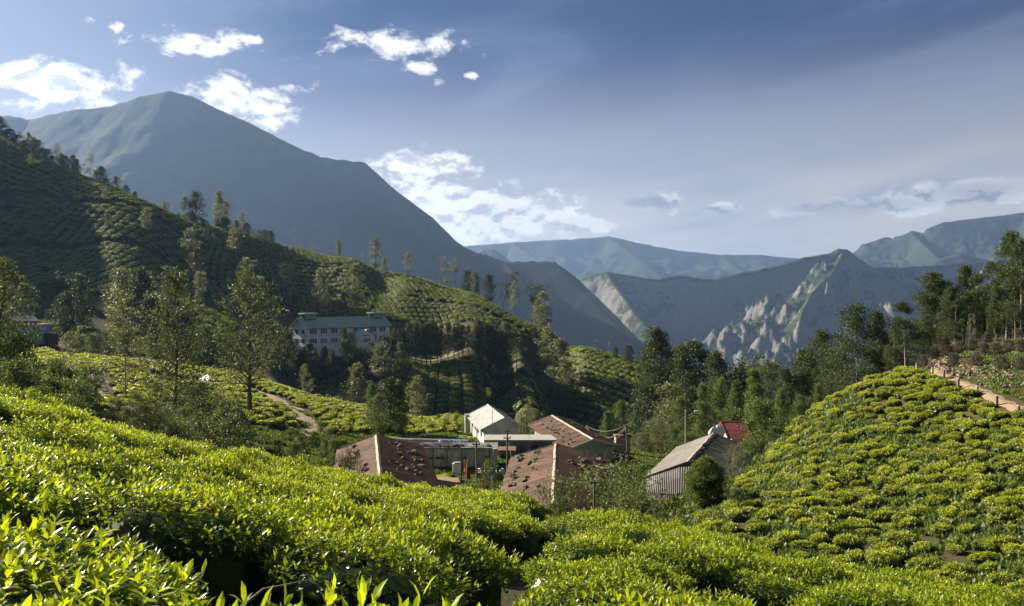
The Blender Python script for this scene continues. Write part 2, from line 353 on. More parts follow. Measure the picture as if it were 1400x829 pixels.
def mount_mat(name, forest, scrub, rock, rlo, rhi, sc=.004, rockamt=1.0):
    m = bpy.data.materials.new(name); m.use_nodes = True; b = NB(m.node_tree); bs = b.n['Principled BSDF']; bs.inputs['Roughness'].default_value = .95; bs.inputs['Specular IOR Level'].default_value = .1
    g = b.new('ShaderNodeNewGeometry'); pos = g.outputs['Position']; nz = b.sep(g.outputs['Normal'])[2]
    c = b.mix(b.ramp(b.noise(pos, sc, 8, .65, .3), .42, .6), forest, scrub)
    c = b.mix(b.ramp(b.noise(pos, sc * 14, 5, .7), .35, .75, 0, .55), c, tuple(v * .45 for v in forest))
    st = b.new('ShaderNodeMapping'); b.l.new(pos, st.inputs[0]); st.inputs['Scale'].default_value = (1, 1, .25)
    rk = b.mix(b.noise(st.outputs[0], sc * 6, 8, .7, .6), tuple(v * .55 for v in rock), tuple(min(1, v * 1.35) for v in rock))
    steep = b.m('ADD', b.m('SUBTRACT', 1.0, nz), b.m('MULTIPLY', b.m('SUBTRACT', b.noise(st.outputs[0], sc * 1.6, 8, .72, .4), .5), 1.1))
    c = b.mix(b.m('MULTIPLY', b.ramp(steep, rlo, rhi), rockamt), c, rk)
    c = b.mix(b.ramp(b.noise(pos, sc * 40, 3, .7), .5, .62, 0, .7), c, tuple(v * .6 for v in forest))
    b.l.new(c, bs.inputs['Base Color'])
    bp = b.new('ShaderNodeBump'); bp.inputs['Strength'].default_value = .7; bp.inputs['Distance'].default_value = 10.; b.l.new(b.noise(st.outputs[0], sc * 5, 8, .7), bp.inputs['Height']); b.l.new(bp.outputs[0], bs.inputs['Normal'])
    return m
mm_left = mount_mat('mountain_scrub', (.014, .022, .014), (.035, .045, .025), (.07, .065, .055), .62, .95)
mm_rock = mount_mat('mountain_rock', (.030, .046, .018), (.06, .07, .03), (.22, .20, .185), .26, .44, .010)
mm_far = mount_mat('far_mountain', (.03, .045, .03), (.06, .07, .04), (.12, .11, .10), .5, .9, .003)
mountain('mountain_left', 'huge smooth shaded mountain with rounded summit rising behind the tea hill', [
    ([(-900,150,4300),(-400,140,3900),(-150,138,3700),(0,155,3600),(45,163,3570),(100,148,3540),(150,146,3520),(190,132,3500),(230,123,3500),(262,132,3500),(300,150,3500),(335,166,3500),(375,186,3500),(405,200,3500),(440,214,3520),(500,222,3550),(516,236,3550),(545,262,3550),(590,296,3550),(625,330,3550),(653,345,3550),(690,358,3500),(725,357,3480),(757,356,3460),(790,380,3400),(830,420,3200),(880,470,2950),(930,540,2700)], 1.12),
    ([(690,358,3500),(740,405,3200),(800,460,2900),(840,520,2600)], 1.0), ([(757,356,3460),(800,400,3300),(850,450,3050),(890,500,2800)], (1.3, .9))],
    (-900, 1100), (2150, 5000), (560, 250), mm_left, 34, 21, gully=26, gs=600, warp=12)
mountain('rocky_mountain', 'rocky mountain with a blunt peak and a bare lit rock face', [
    ([(760,400,4500),(798,379,4300),(829,371,4250),(863,377,4250),(896,381,4250)], 1.0), ([(896,381,4250),(928,377,4250),(975,382,4250),(1008,373,4250),(1063,362,4250),(1102,351,4250),(1131,347,4250),(1146,340,4250),(1158,340,4250)], 1.9),
    ([(1158,340,4250),(1169,348,4250),(1193,365,4280),(1225,365,4350),(1298,361,4400),(1348,357,4450),(1420,352,4500),(1600,330,4600),(1900,300,4800)], 1.0),
    ([(1155,340,4250),(1140,372,4080),(1112,398,3850),(1096,430,3600),(1088,475,3300),(1082,530,3000),(1078,600,2700)], (2.0, .50)),
    ([(829,371,4250),(870,430,3700),(920,490,3300),(985,545,2900)], 1.0),
    ([(1348,357,4450),(1330,420,3900),(1300,480,3400)], 1.0)],
    (700, 1950), (2550, 5600), (620, 290), mm_rock, 60, 5, gully=170, gs=330)
mountain('distant_ridge', 'pale hazy ridge in the far centre touched by low cloud', [
    ([(450,350,9600),(560,345,9600),(640,336,9500),(700,330,9500),(790,326,9500),(832,322,9500),(870,331,9500),(930,342,9500),(985,348,9500),(1040,348,9500),(1090,353,9500),(1180,362,9500),(1300,372,9500)], .55),
    ([(832,322,9500),(880,360,8300),(930,400,7600)], .6), ([(700,330,9500),(760,372,8400),(800,410,7600)], .6), ([(985,348,9500),(1040,390,8300)], .6)],
    (350, 1500), (7200, 11500), (380, 110), mm_far, 60, 31, gully=130, gs=1200)
mountain('dark_peak', 'small dark pointed peak before the distant ridge', [
    ([(600,372,6600),(650,349,6600),(662,341,6600),(673,339,6600),(684,346,6600),(697,357,6600),(740,372,6600)], .8)], (540, 800), (5400, 7600), (140, 80), mm_far, 40, 41, gully=26, gs=600, warp=12)
mountain('right_ridge', 'long forested blue ridge rising to the right edge', [
    ([(1080,372,7400),(1160,352,7400),(1200,340,7400),(1232,323,7400),(1246,315,7400),(1258,317,7400),(1290,303,7400),(1340,297,7400),(1400,290,7400),(1500,283,7400),(1900,300,7400)], .62),
    ([(1246,317,7400),(1280,350,6600),(1330,380,6000)], .8), ([(1400,290,7400),(1450,340,6500)], .8), ([(1255,368,5900),(1290,352,5900),(1312,345,5900),(1345,354,5900),(1400,368,5900)], .7)],
    (1000, 1950), (5200, 9300), (420, 170), mm_far, 45, 51, gully=120, gs=800)

# ---------------------------------------------------------------- haze
hb = 24000
hv = [(sx_ * hb, sy_ * hb, z_) for z_ in (-660, 1075) for sx_, sy_ in ((-1, -1), (1, -1), (1, 1), (-1, 1))]
hm = bpy.data.materials.new('haze'); hm.use_nodes = True; hn = NB(hm.node_tree); hn.n.remove(hn.n['Principled BSDF'])
pv = hn.new('ShaderNodeVolumePrincipled'); pv.inputs['Color'].default_value = (.325, .505, .87, 1); pv.inputs['Density'].default_value = .70e-4; pv.inputs['Anisotropy'].default_value = .36
hn.l.new(pv.outputs[0], hn.n['Material Output'].inputs['Volume'])
hme = np_mesh('haze', hv, [[0, 3, 2, 1], [4, 5, 6, 7], [0, 1, 5, 4], [1, 2, 6, 5], [2, 3, 7, 6], [3, 0, 4, 7]], hm)
tag(link('haze', hme), 'blue air haze filling the valley', 'haze', kind='stuff')

# ---------------------------------------------------------------- leaf and tube building
def frames(axis, nrm):
    a = axis / (np.linalg.norm(axis, axis=1, keepdims=True) + 1e-9)
    s = np.cross(nrm, a); s /= (np.linalg.norm(s, axis=1, keepdims=True) + 1e-9)
    n = np.cross(a, s); return np.stack([a, s, n], 2)            # columns: leaf axis, side, normal
T_NEAR = (np.array([(0,0,0),(.3,.17,.05),(.33,0,0),(.3,-.17,.05),(.68,.15,.0),(.70,0,-.05),(.68,-.15,.0),(1.0,0,-.17)]),
          np.array([(0,2,1),(0,3,2),(1,2,5),(1,5,4),(2,3,6),(2,6,5),(4,5,7),(5,6,7)]))
T_MID = (np.array([(0,0,0),(.45,.21,.06),(.5,0,0),(.45,-.21,.06),(1.0,0,-.14)]), np.array([(0,2,1),(0,3,2),(1,2,4),(2,3,4)]))
T_FAR = (np.array([(0,0,0),(.5,.26,.04),(.5,-.26,.04),(1.0,0,-.06)]), np.array([(0,2,1),(1,2,3)]))
def leaves(tmpl, pos, axis, nrm, size, tint):
    V, Fc = tmpl; n = len(pos); M = frames(axis, nrm) * size[:, None, None]
    P = np.einsum('nij,kj->nki', M, V) + pos[:, None, :]
    Q = Fc[None] + (np.arange(n) * len(V))[:, None, None]
    return P.reshape(-1, 3), Q.reshape(-1, 3), np.repeat(tint, len(V))
def merge(parts):
    V = []; Q = []; T = []; o = 0
    for v, q_, t_ in parts: V.append(v); Q.append(q_ + o); T.append(t_); o += len(v)
    return np.concatenate(V), np.concatenate(Q), np.concatenate(T)
def tube(pts, radii, n=6):
    """triangulated tapered tube along points"""
    pts = np.asarray(pts, float); V = []; Q = []
    for i, p in enumerate(pts):
        d = pts[min(i + 1, len(pts) - 1)] - pts[max(i - 1, 0)]; d = d / (np.linalg.norm(d) + 1e-9)
        u = np.cross(d, (0, 0, 1) if abs(d[2]) < .9 else (1, 0, 0)); u /= np.linalg.norm(u); v = np.cross(d, u)
        th = np.arange(n) * 2 * math.pi / n
        V.append(p + radii[i] * (np.cos(th)[:, None] * u + np.sin(th)[:, None] * v))
    V = np.concatenate(V)
    for i in range(len(pts) - 1):
        for k in range(n):
            a, b_, c_, d_ = i * n + k, i * n + (k + 1) % n, (i + 1) * n + (k + 1) % n, (i + 1) * n + k
            Q += [(a, b_, c_), (a, c_, d_)]
    for k in range(1, n - 1): Q.append((len(V) - n, len(V) - n + k, len(V) - n + k + 1)); Q.append((0, k + 1, k))
    return V, np.array(Q), np.zeros(len(V))
def lump(rx, ry, rz, cz, seed, nu=14, nv=8, amp=.15, power=1.0):
    """an uneven closed lump"""
    th = np.linspace(0, 2 * math.pi, nu, endpoint=False); ph = np.linspace(-math.pi / 2, math.pi / 2, nv)
    TH, PH = np.meshgrid(th, ph); cx = np.sign(np.cos(PH)) * np.abs(np.cos(PH)) ** power; sz = np.sign(np.sin(PH)) * np.abs(np.sin(PH)) ** power
    k = 1 + amp * vnoise(np.cos(TH) * 2 + seed, np.sin(TH) * 2 + PH * 2, seed)
    cxx = np.sign(np.cos(TH)) * np.abs(np.cos(TH)) ** power; sxx = np.sign(np.sin(TH)) * np.abs(np.sin(TH)) ** power
    V = np.stack([cx * cxx * rx * k, cx * sxx * ry * k, sz * rz * k + cz], -1).reshape(-1, 3); Q = []
    for j in range(nv - 1):
        for i in range(nu):
            a, b_, c_, d_ = j * nu + i, j * nu + (i + 1) % nu, (j + 1) * nu + (i + 1) % nu, (j + 1) * nu + i
            Q += [(a, b_, c_), (a, c_, d_)]
    return V, np.array(Q), np.zeros(len(V))

m_tea = leaf_mat('tea_leaf', (.030, .072, .010), (.42, .53, .030), .50, .34, .6, (1.35, 1.2, .4), .10)
m_tea_hill = leaf_mat('tea_leaf_hill', (.055, .095, .016), (.52, .58, .055), .45, .40, .5, (1.25, 1.15, .5), .16)
m_tea_far = leaf_mat('tea_leaf_far', (.055, .095, .020), (.60, .66, .07), .42, .45, .4, (1.25, 1.15, .5), .22)
m_stem = mat('tea_stem', (.17, .13, .10), .9, var=.35, scale=14)

def bush(seed, tmpl, rx, ry, H, n_top, n_side, size, tops=(.45, 1.0), dome=.2, shoots=0, shoot_size=None, coreamp=.12, core=True, base=.5, square=False):
    g = np.random.default_rng(seed); parts = []
    if core:
        cs = .70 if n_side > 1900 else .84; v, q_, t_ = lump(rx * cs, ry * cs, H * .40 * cs / .84, H * .52, seed, 16, 8, coreamp, .75); parts.append((v, q_, t_ + .02))
    def surf(n, top):
        th = g.uniform(0, 2 * math.pi, n)
        sq = (1 / np.maximum(np.abs(np.cos(th)), np.abs(np.sin(th)))) ** .9 if square else 1.0
        edge = sq * (1 + .13 * vnoise(np.cos(th) * 1.7 + seed, np.sin(th) * 1.7, seed) * (.5 if square else 1.5))
        if top:
            u = np.sqrt(g.uniform(0, 1.0, n)); x = np.cos(th) * rx * u * edge; y = np.sin(th) * ry * u * edge
            z = H * (1 - dome * u ** 3) + (.085 * vnoise(x * 2.7 + seed, y * 2.7, seed) + .04 * vnoise(x * 7 + seed, y * 7, seed + 1)) * (H / .8) + g.normal(0, .016, n)
            nr = np.stack([np.cos(th) * u ** 3 * .9, np.sin(th) * u ** 3 * .9, np.ones(n)], 1)
        else:
            h = g.uniform(0, 1, n) ** .8; k = base + (1 - base) * np.sqrt(np.clip(h, 0, 1)); k = k * g.uniform(.82, 1.02, n)
            x = np.cos(th) * rx * k * edge; y = np.sin(th) * ry * k * edge; z = H * (.10 + .78 * h)
            nr = np.stack([np.cos(th), np.sin(th), .25 + 0 * th], 1)
        return np.stack([x, y, z], 1), nr
    p, nr = surf(n_top, True); a = g.normal(0, 1, (n_top, 3)); a[:, 2] = np.abs(a[:, 2]) * .5 - .05; a += nr * .35
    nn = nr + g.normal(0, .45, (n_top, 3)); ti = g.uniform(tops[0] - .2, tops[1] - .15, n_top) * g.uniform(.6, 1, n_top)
    parts.append(leaves(tmpl, p - nr * g.uniform(0, .05, n_top)[:, None], a, nn, size * g.uniform(.7, 1.2, n_top), np.clip(ti, 0, 1)))
    p, nr = surf(n_side, False); a = g.normal(0, .8, (n_side, 3)) + nr * .6; a[:, 2] -= .25
    nn = nr * .8 + g.normal(0, .5, (n_side, 3)) + np.array([0, 0, .5])
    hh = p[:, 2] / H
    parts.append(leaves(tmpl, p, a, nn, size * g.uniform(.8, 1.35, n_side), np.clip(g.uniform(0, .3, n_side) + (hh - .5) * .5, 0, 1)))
    if shoots:
        p, nr = surf(shoots, True); ss = shoot_size or size; P = []; A = []; Nn = []; S = []; Tt = []
        st_h = g.uniform(.02, .075, shoots); tilt = g.normal(0, .22, (shoots, 3)) + nr * .5; tilt[:, 2] = 1
        tilt /= np.linalg.norm(tilt, axis=1, keepdims=True); ph0 = g.uniform(0, 6.28, shoots)
        for k, (spread, up, sz, f) in enumerate(((.25, 1.0, .85, 1.0), (.75, .85, .9, .85), (1.0, .5, 1.1, .55), (1.0, .25, 1.15, .2))):
            ph = ph0 + k * 2.4 + g.normal(0, .25, shoots); out = np.stack([np.cos(ph), np.sin(ph), np.zeros(shoots)], 1)
            ax = tilt * up + out * spread; P.append(p + tilt * (st_h * f)[:, None]); A.append(ax)
            Nn.append(np.cross(np.cross(ax, np.array([0, 0, 1.]) + 0 * ax), ax) + g.normal(0, .15, (shoots, 3)))
            S.append(ss * sz * g.uniform(.75, 1.2, shoots)); Tt.append(np.clip(g.uniform(tops[0], tops[1], shoots) + (.1 if k < 2 else -.12), 0, 1))
        parts.append(leaves(tmpl, np.concatenate(P), np.concatenate(A), np.concatenate(Nn), np.concatenate(S), np.concatenate(Tt)))
    return merge(parts)
def stems(seed, rx, ry, H, n=12):
    g = np.random.default_rng(seed); parts = []
    for i in range(n):
        th = g.uniform(0, 6.28); r1 = g.uniform(.25, .85)
        p0 = np.array([g.normal(0, .06), g.normal(0, .06), -.25]); p2 = np.array([math.cos(th) * rx * r1, math.sin(th) * ry * r1, H * .92])
        pm = (p0 + p2) / 2 + g.normal(0, .06, 3) + np.array([math.cos(th) * .06, math.sin(th) * .06, -.04])
        parts.append(tube([p0, pm, p2], [.026, .018, .006], 5))
    return merge(parts)
def mk(name, data, m): return np_mesh(name, data[0], data[1], m, {'tint': data[2]})
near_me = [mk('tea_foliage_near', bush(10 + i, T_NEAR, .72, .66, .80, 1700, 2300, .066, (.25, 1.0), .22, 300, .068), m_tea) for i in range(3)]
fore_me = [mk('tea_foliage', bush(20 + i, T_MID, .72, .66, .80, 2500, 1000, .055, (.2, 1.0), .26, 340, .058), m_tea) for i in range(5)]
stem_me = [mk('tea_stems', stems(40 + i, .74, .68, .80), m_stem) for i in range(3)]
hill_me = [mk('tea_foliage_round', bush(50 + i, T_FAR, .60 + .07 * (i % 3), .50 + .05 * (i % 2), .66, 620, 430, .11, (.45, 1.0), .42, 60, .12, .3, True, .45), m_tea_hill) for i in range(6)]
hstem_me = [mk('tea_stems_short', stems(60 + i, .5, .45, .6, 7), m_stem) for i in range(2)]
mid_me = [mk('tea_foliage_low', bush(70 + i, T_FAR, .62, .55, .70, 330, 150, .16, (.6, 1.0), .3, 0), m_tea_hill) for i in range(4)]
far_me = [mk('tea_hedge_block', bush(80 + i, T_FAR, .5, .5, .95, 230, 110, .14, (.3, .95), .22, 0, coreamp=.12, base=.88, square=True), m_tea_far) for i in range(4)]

# ---------------------------------------------------------------- scattering (geometry-nodes instances for the uncountable rest)
src_cols = {}
def source(name, meshes):
    if name in src_cols: return src_cols[name]
    c_ = bpy.data.collections.new(name + '_kinds')
    for i, me in enumerate(meshes):
        o = bpy.data.objects.new('%s_kind_%02d' % (name, i), me); c_.objects.link(o)
    src_cols[name] = c_; return c_
def scatter(name, pts, rots, scls, coll, nk, label):
    pts = np.asarray(pts); n = len(pts)
    me = bpy.data.meshes.new(name); me.vertices.add(n); me.vertices.foreach_set('co', pts.astype(np.float32).ravel())
    for an, ty, d in (('rot', 'FLOAT_VECTOR', rots), ('scl', 'FLOAT_VECTOR', scls)):
        at = me.attributes.new(an, ty, 'POINT'); at.data.foreach_set('vector', np.asarray(d, dtype=np.float32).ravel())
    at = me.attributes.new('pick', 'INT', 'POINT'); at.data.foreach_set('value', rng.integers(0, nk, n).astype(np.int32))
    o = link(name, me); tag(o, label, kind='stuff')
    ng = bpy.data.node_groups.new(name + '_scatter', 'GeometryNodeTree')
    ng.interface.new_socket('Geometry', in_out='INPUT', socket_type='NodeSocketGeometry'); ng.interface.new_socket('Geometry', in_out='OUTPUT', socket_type='NodeSocketGeometry')
    gi = ng.nodes.new('NodeGroupInput'); go = ng.nodes.new('NodeGroupOutput'); ip = ng.nodes.new('GeometryNodeInstanceOnPoints')
    ci = ng.nodes.new('GeometryNodeCollectionInfo'); ci.inputs['Collection'].default_value = coll; ci.inputs['Separate Children'].default_value = True; ci.inputs['Reset Children'].default_value = True
    ip.inputs['Pick Instance'].default_value = True
    def at_(nm, ty):
        a = ng.nodes.new('GeometryNodeInputNamedAttribute'); a.data_type = ty; a.inputs['Name'].default_value = nm; return a.outputs['Attribute']
    ng.links.new(gi.outputs[0], ip.inputs['Points']); ng.links.new(ci.outputs[0], ip.inputs['Instance'])
    e2r = ng.nodes.new('FunctionNodeEulerToRotation'); ng.links.new(at_('rot', 'FLOAT_VECTOR'), e2r.inputs[0]); ng.links.new(e2r.outputs[0], ip.inputs['Rotation'])
    ng.links.new(at_('scl', 'FLOAT_VECTOR'), ip.inputs['Scale']); ng.links.new(at_('pick', 'INT'), ip.inputs['Instance Index'])
    ng.links.new(ip.outputs[0], go.inputs[0]); md = o.modifiers.new('scatter', 'NODES'); md.node_group = ng; return o
def eul(nrm, yaw, follow=1.0):
    """euler angles standing an object on a slope: tilt to the normal, then turned by yaw"""
    out = []
    for nv, yw in zip(nrm, yaw):
        v = Vector((nv[0] * follow, nv[1] * follow, nv[2])).normalized()
        qt = Vector((0, 0, 1)).rotation_difference(v); out.append((qt.to_matrix() @ Matrix.Rotation(yw, 3, 'Z')).to_euler())
    return np.array([tuple(e) for e in out])
def lattice(x0, x1, y0, y1, su, sv, theta, jit=.2, warp=0.0, wscale=60, seed=3, brick=True):
    cx, cy = (x0 + x1) / 2, (y0 + y1) / 2; L = math.hypot(x1 - x0, y1 - y0) / 2
    U, V = np.meshgrid(np.arange(-L, L, su), np.arange(-L, L, sv)); U = U + (np.arange(U.shape[0]) % 2)[:, None] * su * (.5 if brick else 0)
    U = U.ravel(); V = V.ravel()
    U = U + rng.normal(0, su * jit, len(U)); V = V + rng.normal(0, sv * jit, len(V))
    if warp: U2 = U + warp * fbm(U / wscale, V / wscale, 2, seed); V = V + warp * fbm(U / wscale + 7, V / wscale, 2, seed + 1); U = U2
    c_, s_ = math.cos(theta), math.sin(theta); x = cx + U * c_ - V * s_; y = cy + U * s_ + V * c_
    k = (x > x0) & (x < x1) & (y > y0) & (y < y1); return x[k], y[k]
def pxof(x, y): return 700 + x / y * F

# paths (world coordinates)
def P2(*a): return [(pxd(px, yy), yy) for px, yy in a]
PATH_FORE = [P2((750,21.5),(742,17),(735,12),(712,8.5),(706,6.4),(725,4.6),(740,3)), P2((480,4.15),(360,3.25),(250,2.9)), P2((85,9.2),(250,7.6)), P2((870,14.2),(760,13.4),(640,11.5),(560,9.8)), P2((1060,9.6),(900,7.9),(800,6.9)),
             P2((20,12.2),(150,12.6)), P2((470,11),(380,8.4))]
PATH_RIGHT = P2((1290,74),(1275,69),(1300,64),(1330,59),(1365,54.5),(1400,51),(1450,48),(1520,44))
PATH_LEFT = P2((340,135),(375,122),(400,113),(416,106),(425,100),(420,95),(405,90))
PATH_STEPS = P2((128,112),(132,100),(134,88),(140,76))
VILLAGE = (pxd(660, 75), 76, 25, 30)

# --- foreground bushes
class Acc: pass
fx, fy = lattice(-13, 13, 1.0, 27, 1.22, 1.06, R(-14), .09, .5, 9)
px_ = pxof(fx, fy)
ymax = np.interp(px_, [-150, 0, 100, 200, 350, 500, 700, 850, 1000, 1200, 1400, 1600], [19, 19, 21, 22.5, 24, 25, 26.5, 23.5, 20, 16, 13.5, 12])
k = (fy < ymax) & (px_ > -130 - 900 / fy) & (px_ < 1530 + 900 / fy) & (fy > 1.45)
for i_, pth in enumerate(PATH_FORE): k &= dpoly(fx, fy, pth) > (.56 if i_ == 0 else .70)
k &= rng.uniform(0, 1, len(fx)) > .035
fx, fy = fx[k], fy[k]; fz = gz(fx, fy); fn = gnorm(fx, fy, .5)
order = np.argsort(fy); fx, fy, fz, fn = fx[order], fy[order], fz[order], fn[order]
def whereabouts(px, y):
    side = ['at the left edge', 'at far left', 'left of centre', 'in the middle', 'right of centre', 'at far right', 'at the right edge'][int(np.clip(px // 200, 0, 6))]
    return side
yaw = rng.uniform(-.3, .3, len(fx)); er = eul(fn, yaw, .8); n_fore = 0
leaf_me = np_mesh('tea_leaf', T_NEAR[0], T_NEAR[1], m_tea, {'tint': np.full(8, .82)}); leaf_me2 = np_mesh('tea_leaf_young', T_NEAR[0] * np.array([1, .85, 1.5]), T_NEAR[1], m_tea, {'tint': np.full(8, 1.0)})
for i in range(len(fx)):
    nearb = fy[i] < 5.2
    me = (near_me if nearb else fore_me)[i % (3 if nearb else 5)]
    o = link('tea_bush', me, loc=(fx[i], fy[i], fz[i] - .02), rot=tuple(er[i]), scale=(rng.uniform(.9, 1.12), rng.uniform(.9, 1.12), rng.uniform(.84, 1.16)))
    p_ = pxof(fx[i], fy[i]); band = ('nearest the camera' if fy[i] < 3.2 else 'in the close rows' if fy[i] < 6 else 'in the middle rows' if fy[i] < 12 else 'in the far rows' if fy[i] < 18 else 'on the near crest')
    tag(o, 'flat topped tea bush of the foreground, %s %s' % (band, whereabouts(p_, fy[i])), 'tea bush', 'foreground tea bushes %s %s' % (band, whereabouts(p_, fy[i])))
    if fy[i] < 14: link('stem', stem_me[i % 3], o)
    n_fore += 1
    if fy[i] < 3.0 and abs(fx[i]) < 2.4:                       # the closest bushes: their topmost leaves one by one
        g = np.random.default_rng(900 + i)
        for k_ in range(70):
            u = math.sqrt(g.uniform(0, 1)); th = g.uniform(0, 6.28); bx, by = math.cos(th) * .68 * u, math.sin(th) * .62 * u; bz = .8 * (1 - .14 * u ** 3) + g.uniform(0, .05)
            ph = g.uniform(0, 6.28)
            for j in range(4):
                a_ = ph + j * 2.4; up = (1.3, .8, .45, .3)[j]; ax = Vector((math.cos(a_), math.sin(a_), up)).normalized(); sd_ = Vector((0, 0, 1)).cross(ax).normalized(); nn = ax.cross(sd_)
                Mx = Matrix((ax, sd_, nn)).transposed().to_4x4() @ Matrix.Scale(g.uniform(.05, .082), 4); Mx.translation = (bx, by, bz + (.03, .02, .01, 0)[j])
                lf = bpy.data.objects.new('leaf', leaf_me2 if j < 2 else leaf_me); COL.objects.link(lf); lf.parent = o; lf.matrix_local = Mx
# --- the slope on the right: the bushes that show largest are objects, the others one mass
hx, hy = lattice(-8, 62, 26, 82, 1.24, 1.16, R(24), .15, 1.6, 14)
p_ = pxof(hx, hy)
k = (p_ > 870) & (p_ < 1480)
k &= hy < np.interp(p_, [870, 940, 990, 1030, 1060, 1110, 1160, 1230, 1270, 1300, 1336, 1400, 1480], [53, 54, 57, 60, 66, 71, 74, 76, 67, 62, 58.5, 52, 47])
k &= ~((p_ < 1015) & (hy > 47)); k &= ~((p_ < 955) & (hy > 44)); k &= ~((p_ < 940) & (hy < 42))
k &= dpoly(hx, hy, PATH_RIGHT) > .85
k &= (fbm(hx / 5, hy / 5, 3, 77) > np.where(hy < 44, -.75, -.46)) & (rng.uniform(0, 1, len(hx)) > .05)
k &= ~((hy < 28) & (p_ < 1000))
hx, hy = hx[k], hy[k]; hz_ = gz(hx, hy); hn_ = gnorm(hx, hy); order = np.argsort(hy); hx, hy, hz_, hn_ = hx[order], hy[order], hz_[order], hn_[order]
her = eul(hn_, rng.uniform(-3.14, 3.14, len(hx)), .55); hs = rng.uniform(.52, .98, (len(hx), 1)) * np.stack([rng.uniform(.9, 1.25, len(hx)), rng.uniform(.85, 1.1, len(hx)), rng.uniform(.85, 1.15, len(hx))], 1)
n_ind = max(0, 298 - n_fore)
score = hs[:, 0] / hy; big = set(np.argsort(-score)[:n_ind].tolist())
for i in sorted(big):
    o = link('tea_bush', hill_me[i % 6], loc=(hx[i], hy[i], hz_[i] - .05), rot=tuple(her[i]), scale=tuple(hs[i])); p1 = pxof(hx[i], hy[i])
    where = 'low on the sunny right hand slope' if hy[i] < 38 else 'midway up the sunny right hand slope' if hy[i] < 48 else 'high on the sunny right hand slope'
    b2 = 'beside the corrugated shed' if p1 < 1060 else 'left of its middle' if p1 < 1190 else 'right of its middle' if p1 < 1320 else 'by the right edge'
    tag(o, 'separate rounded tea bush %s, %s' % (where, b2), 'tea bush', 'rounded tea bushes %s %s' % (where, b2)); link('stem', hstem_me[i % 2], o)
rest = np.array([i not in big for i in range(len(hx))])
scatter('tea_bushes', np.stack([hx, hy, hz_ - .05], 1)[rest], her[rest], hs[rest], source('round_bush', hill_me), 6, 'further rounded tea bushes covering the sunny right slope')
print('fore', n_fore, 'hill', len(hx))

# --- sunlit tea rows of the left valley and behind the village
def place(x, y, keep, follow, yaw, smin, smax, aspect=(1, 1, 1), dz=0.0):
    x, y = x[keep], y[keep]; z = gz(x, y); n = gnorm(x, y, 1.0); e = eul(n, yaw + rng.uniform(-.2, .2, len(x)), follow)
    s_ = rng.uniform(smin, smax, (len(x), 1)) * np.array(aspect)[None] * rng.uniform(.9, 1.1, (len(x), 3)); return np.stack([x, y, z + dz], 1), e, s_
mx_, my_ = lattice(-115, 40, 48, 205, 1.55, 1.75, R(-22), .13, 4, 40, 5)
p_ = pxof(mx_, my_); k = (p_ > -60) & (p_ < 760)
k &= ~(((mx_ - VILLAGE[0]) / VILLAGE[2]) ** 2 + ((my_ - VILLAGE[1]) / VILLAGE[3]) ** 2 < 1)
k &= (dpoly(mx_, my_, PATH_LEFT) > 1.9) & (dpoly(mx_, my_, PATH_STEPS) > 1.7)
k &= ~((p_ > 620) & (my_ < 112)); k &= ~((p_ > 330) & (p_ < 450) & (my_ < 88)); k &= ~((p_ < 70) & (my_ > 172)); k &= ~((p_ > 440) & (my_ < 92))
k &= ~((my_ > 158) & (p_ > 70) & (p_ < 300)); k &= ~((my_ > 165) & (p_ < 420))
k &= ~((np.abs(p_ - 225) < 60) & (my_ > 118) & (my_ < 128))
P1 = place(mx_, my_, k, .8, R(-22), .95, 1.25, (1.05, 1.2, 1.0))
# --- dark hedged rows of the far hill: three blocks with their own directions
sel = []
for (x0, x1, y0, y1, su, sv, th, cond) in (
    (-300, 30, 235, 430, 3.5, 3.3, R(-6), lambda p, y, x: (p < 262)),
    (-200, 30, 255, 430, 2.7, 3.9, R(20), lambda p, y, x: (p >= 262) & (y > 300)),
    (-110, 130, 200, 300, 3.6, 2.2, R(4), lambda p, y, x: (p >= 262) & (p < 735) & (y <= 300)),
    (-10, 130, 230, 372, 2.5, 2.9, R(38), lambda p, y, x: (p >= 735))):
    x, y = lattice(x0, x1, y0, y1, su, sv, th, .035, 7, 60, 8, False); p = pxof(x, y)
    rid = np.interp(p, [r_[0] for r_ in RIDGE], [r_[2] for r_ in RIDGE])
    kk = cond(p, y, x) & (p > -70) & (p < 1090) & (y < rid + 8) & (x > x0) & ~((p >= 262) & (p < 735) & (y <= 300) & (y > 281)) & ~((p > 262) & (y > 296) & (y < 336) & (p > 380) & (p < 735))
    kk &= ~((p < 262) & (y < 262)) & ~((p < 420) & (y < 262) & (p > 262))
    for yy0 in (305, 338): kk &= ~((p < 262) & (np.abs(y - (yy0 + (p - 130) * .06)) < 2.2))      # two estate tracks across the dark slope
    kk &= ~((p >= 600) & (p < 900) & (np.abs(y - np.interp(p, [600, 720, 760], [368, 345, 338])) < 2.0) & (p < 770))
    pt = place(x, y, kk & (rng.uniform(0, 1, len(x)) > .03), 1.0, th, .86, 1.08, (su * .88, sv * .90, 1.25)); sel.append(pt)
A0 = [np.concatenate([s_[j] for s_ in sel]) for j in range(3)]
scatter('tea_rows', P1[0], P1[1], P1[2], source('low_bush', mid_me), 4, 'sunlit rows of clipped tea in the left valley and behind the village')
scatter('tea_hedges', A0[0], A0[1], A0[2], source('hedge', far_me), 4, 'long ranks of tea hedges over the far hill')
print('mid', len(P1[0]), 'far', len(A0[0]))

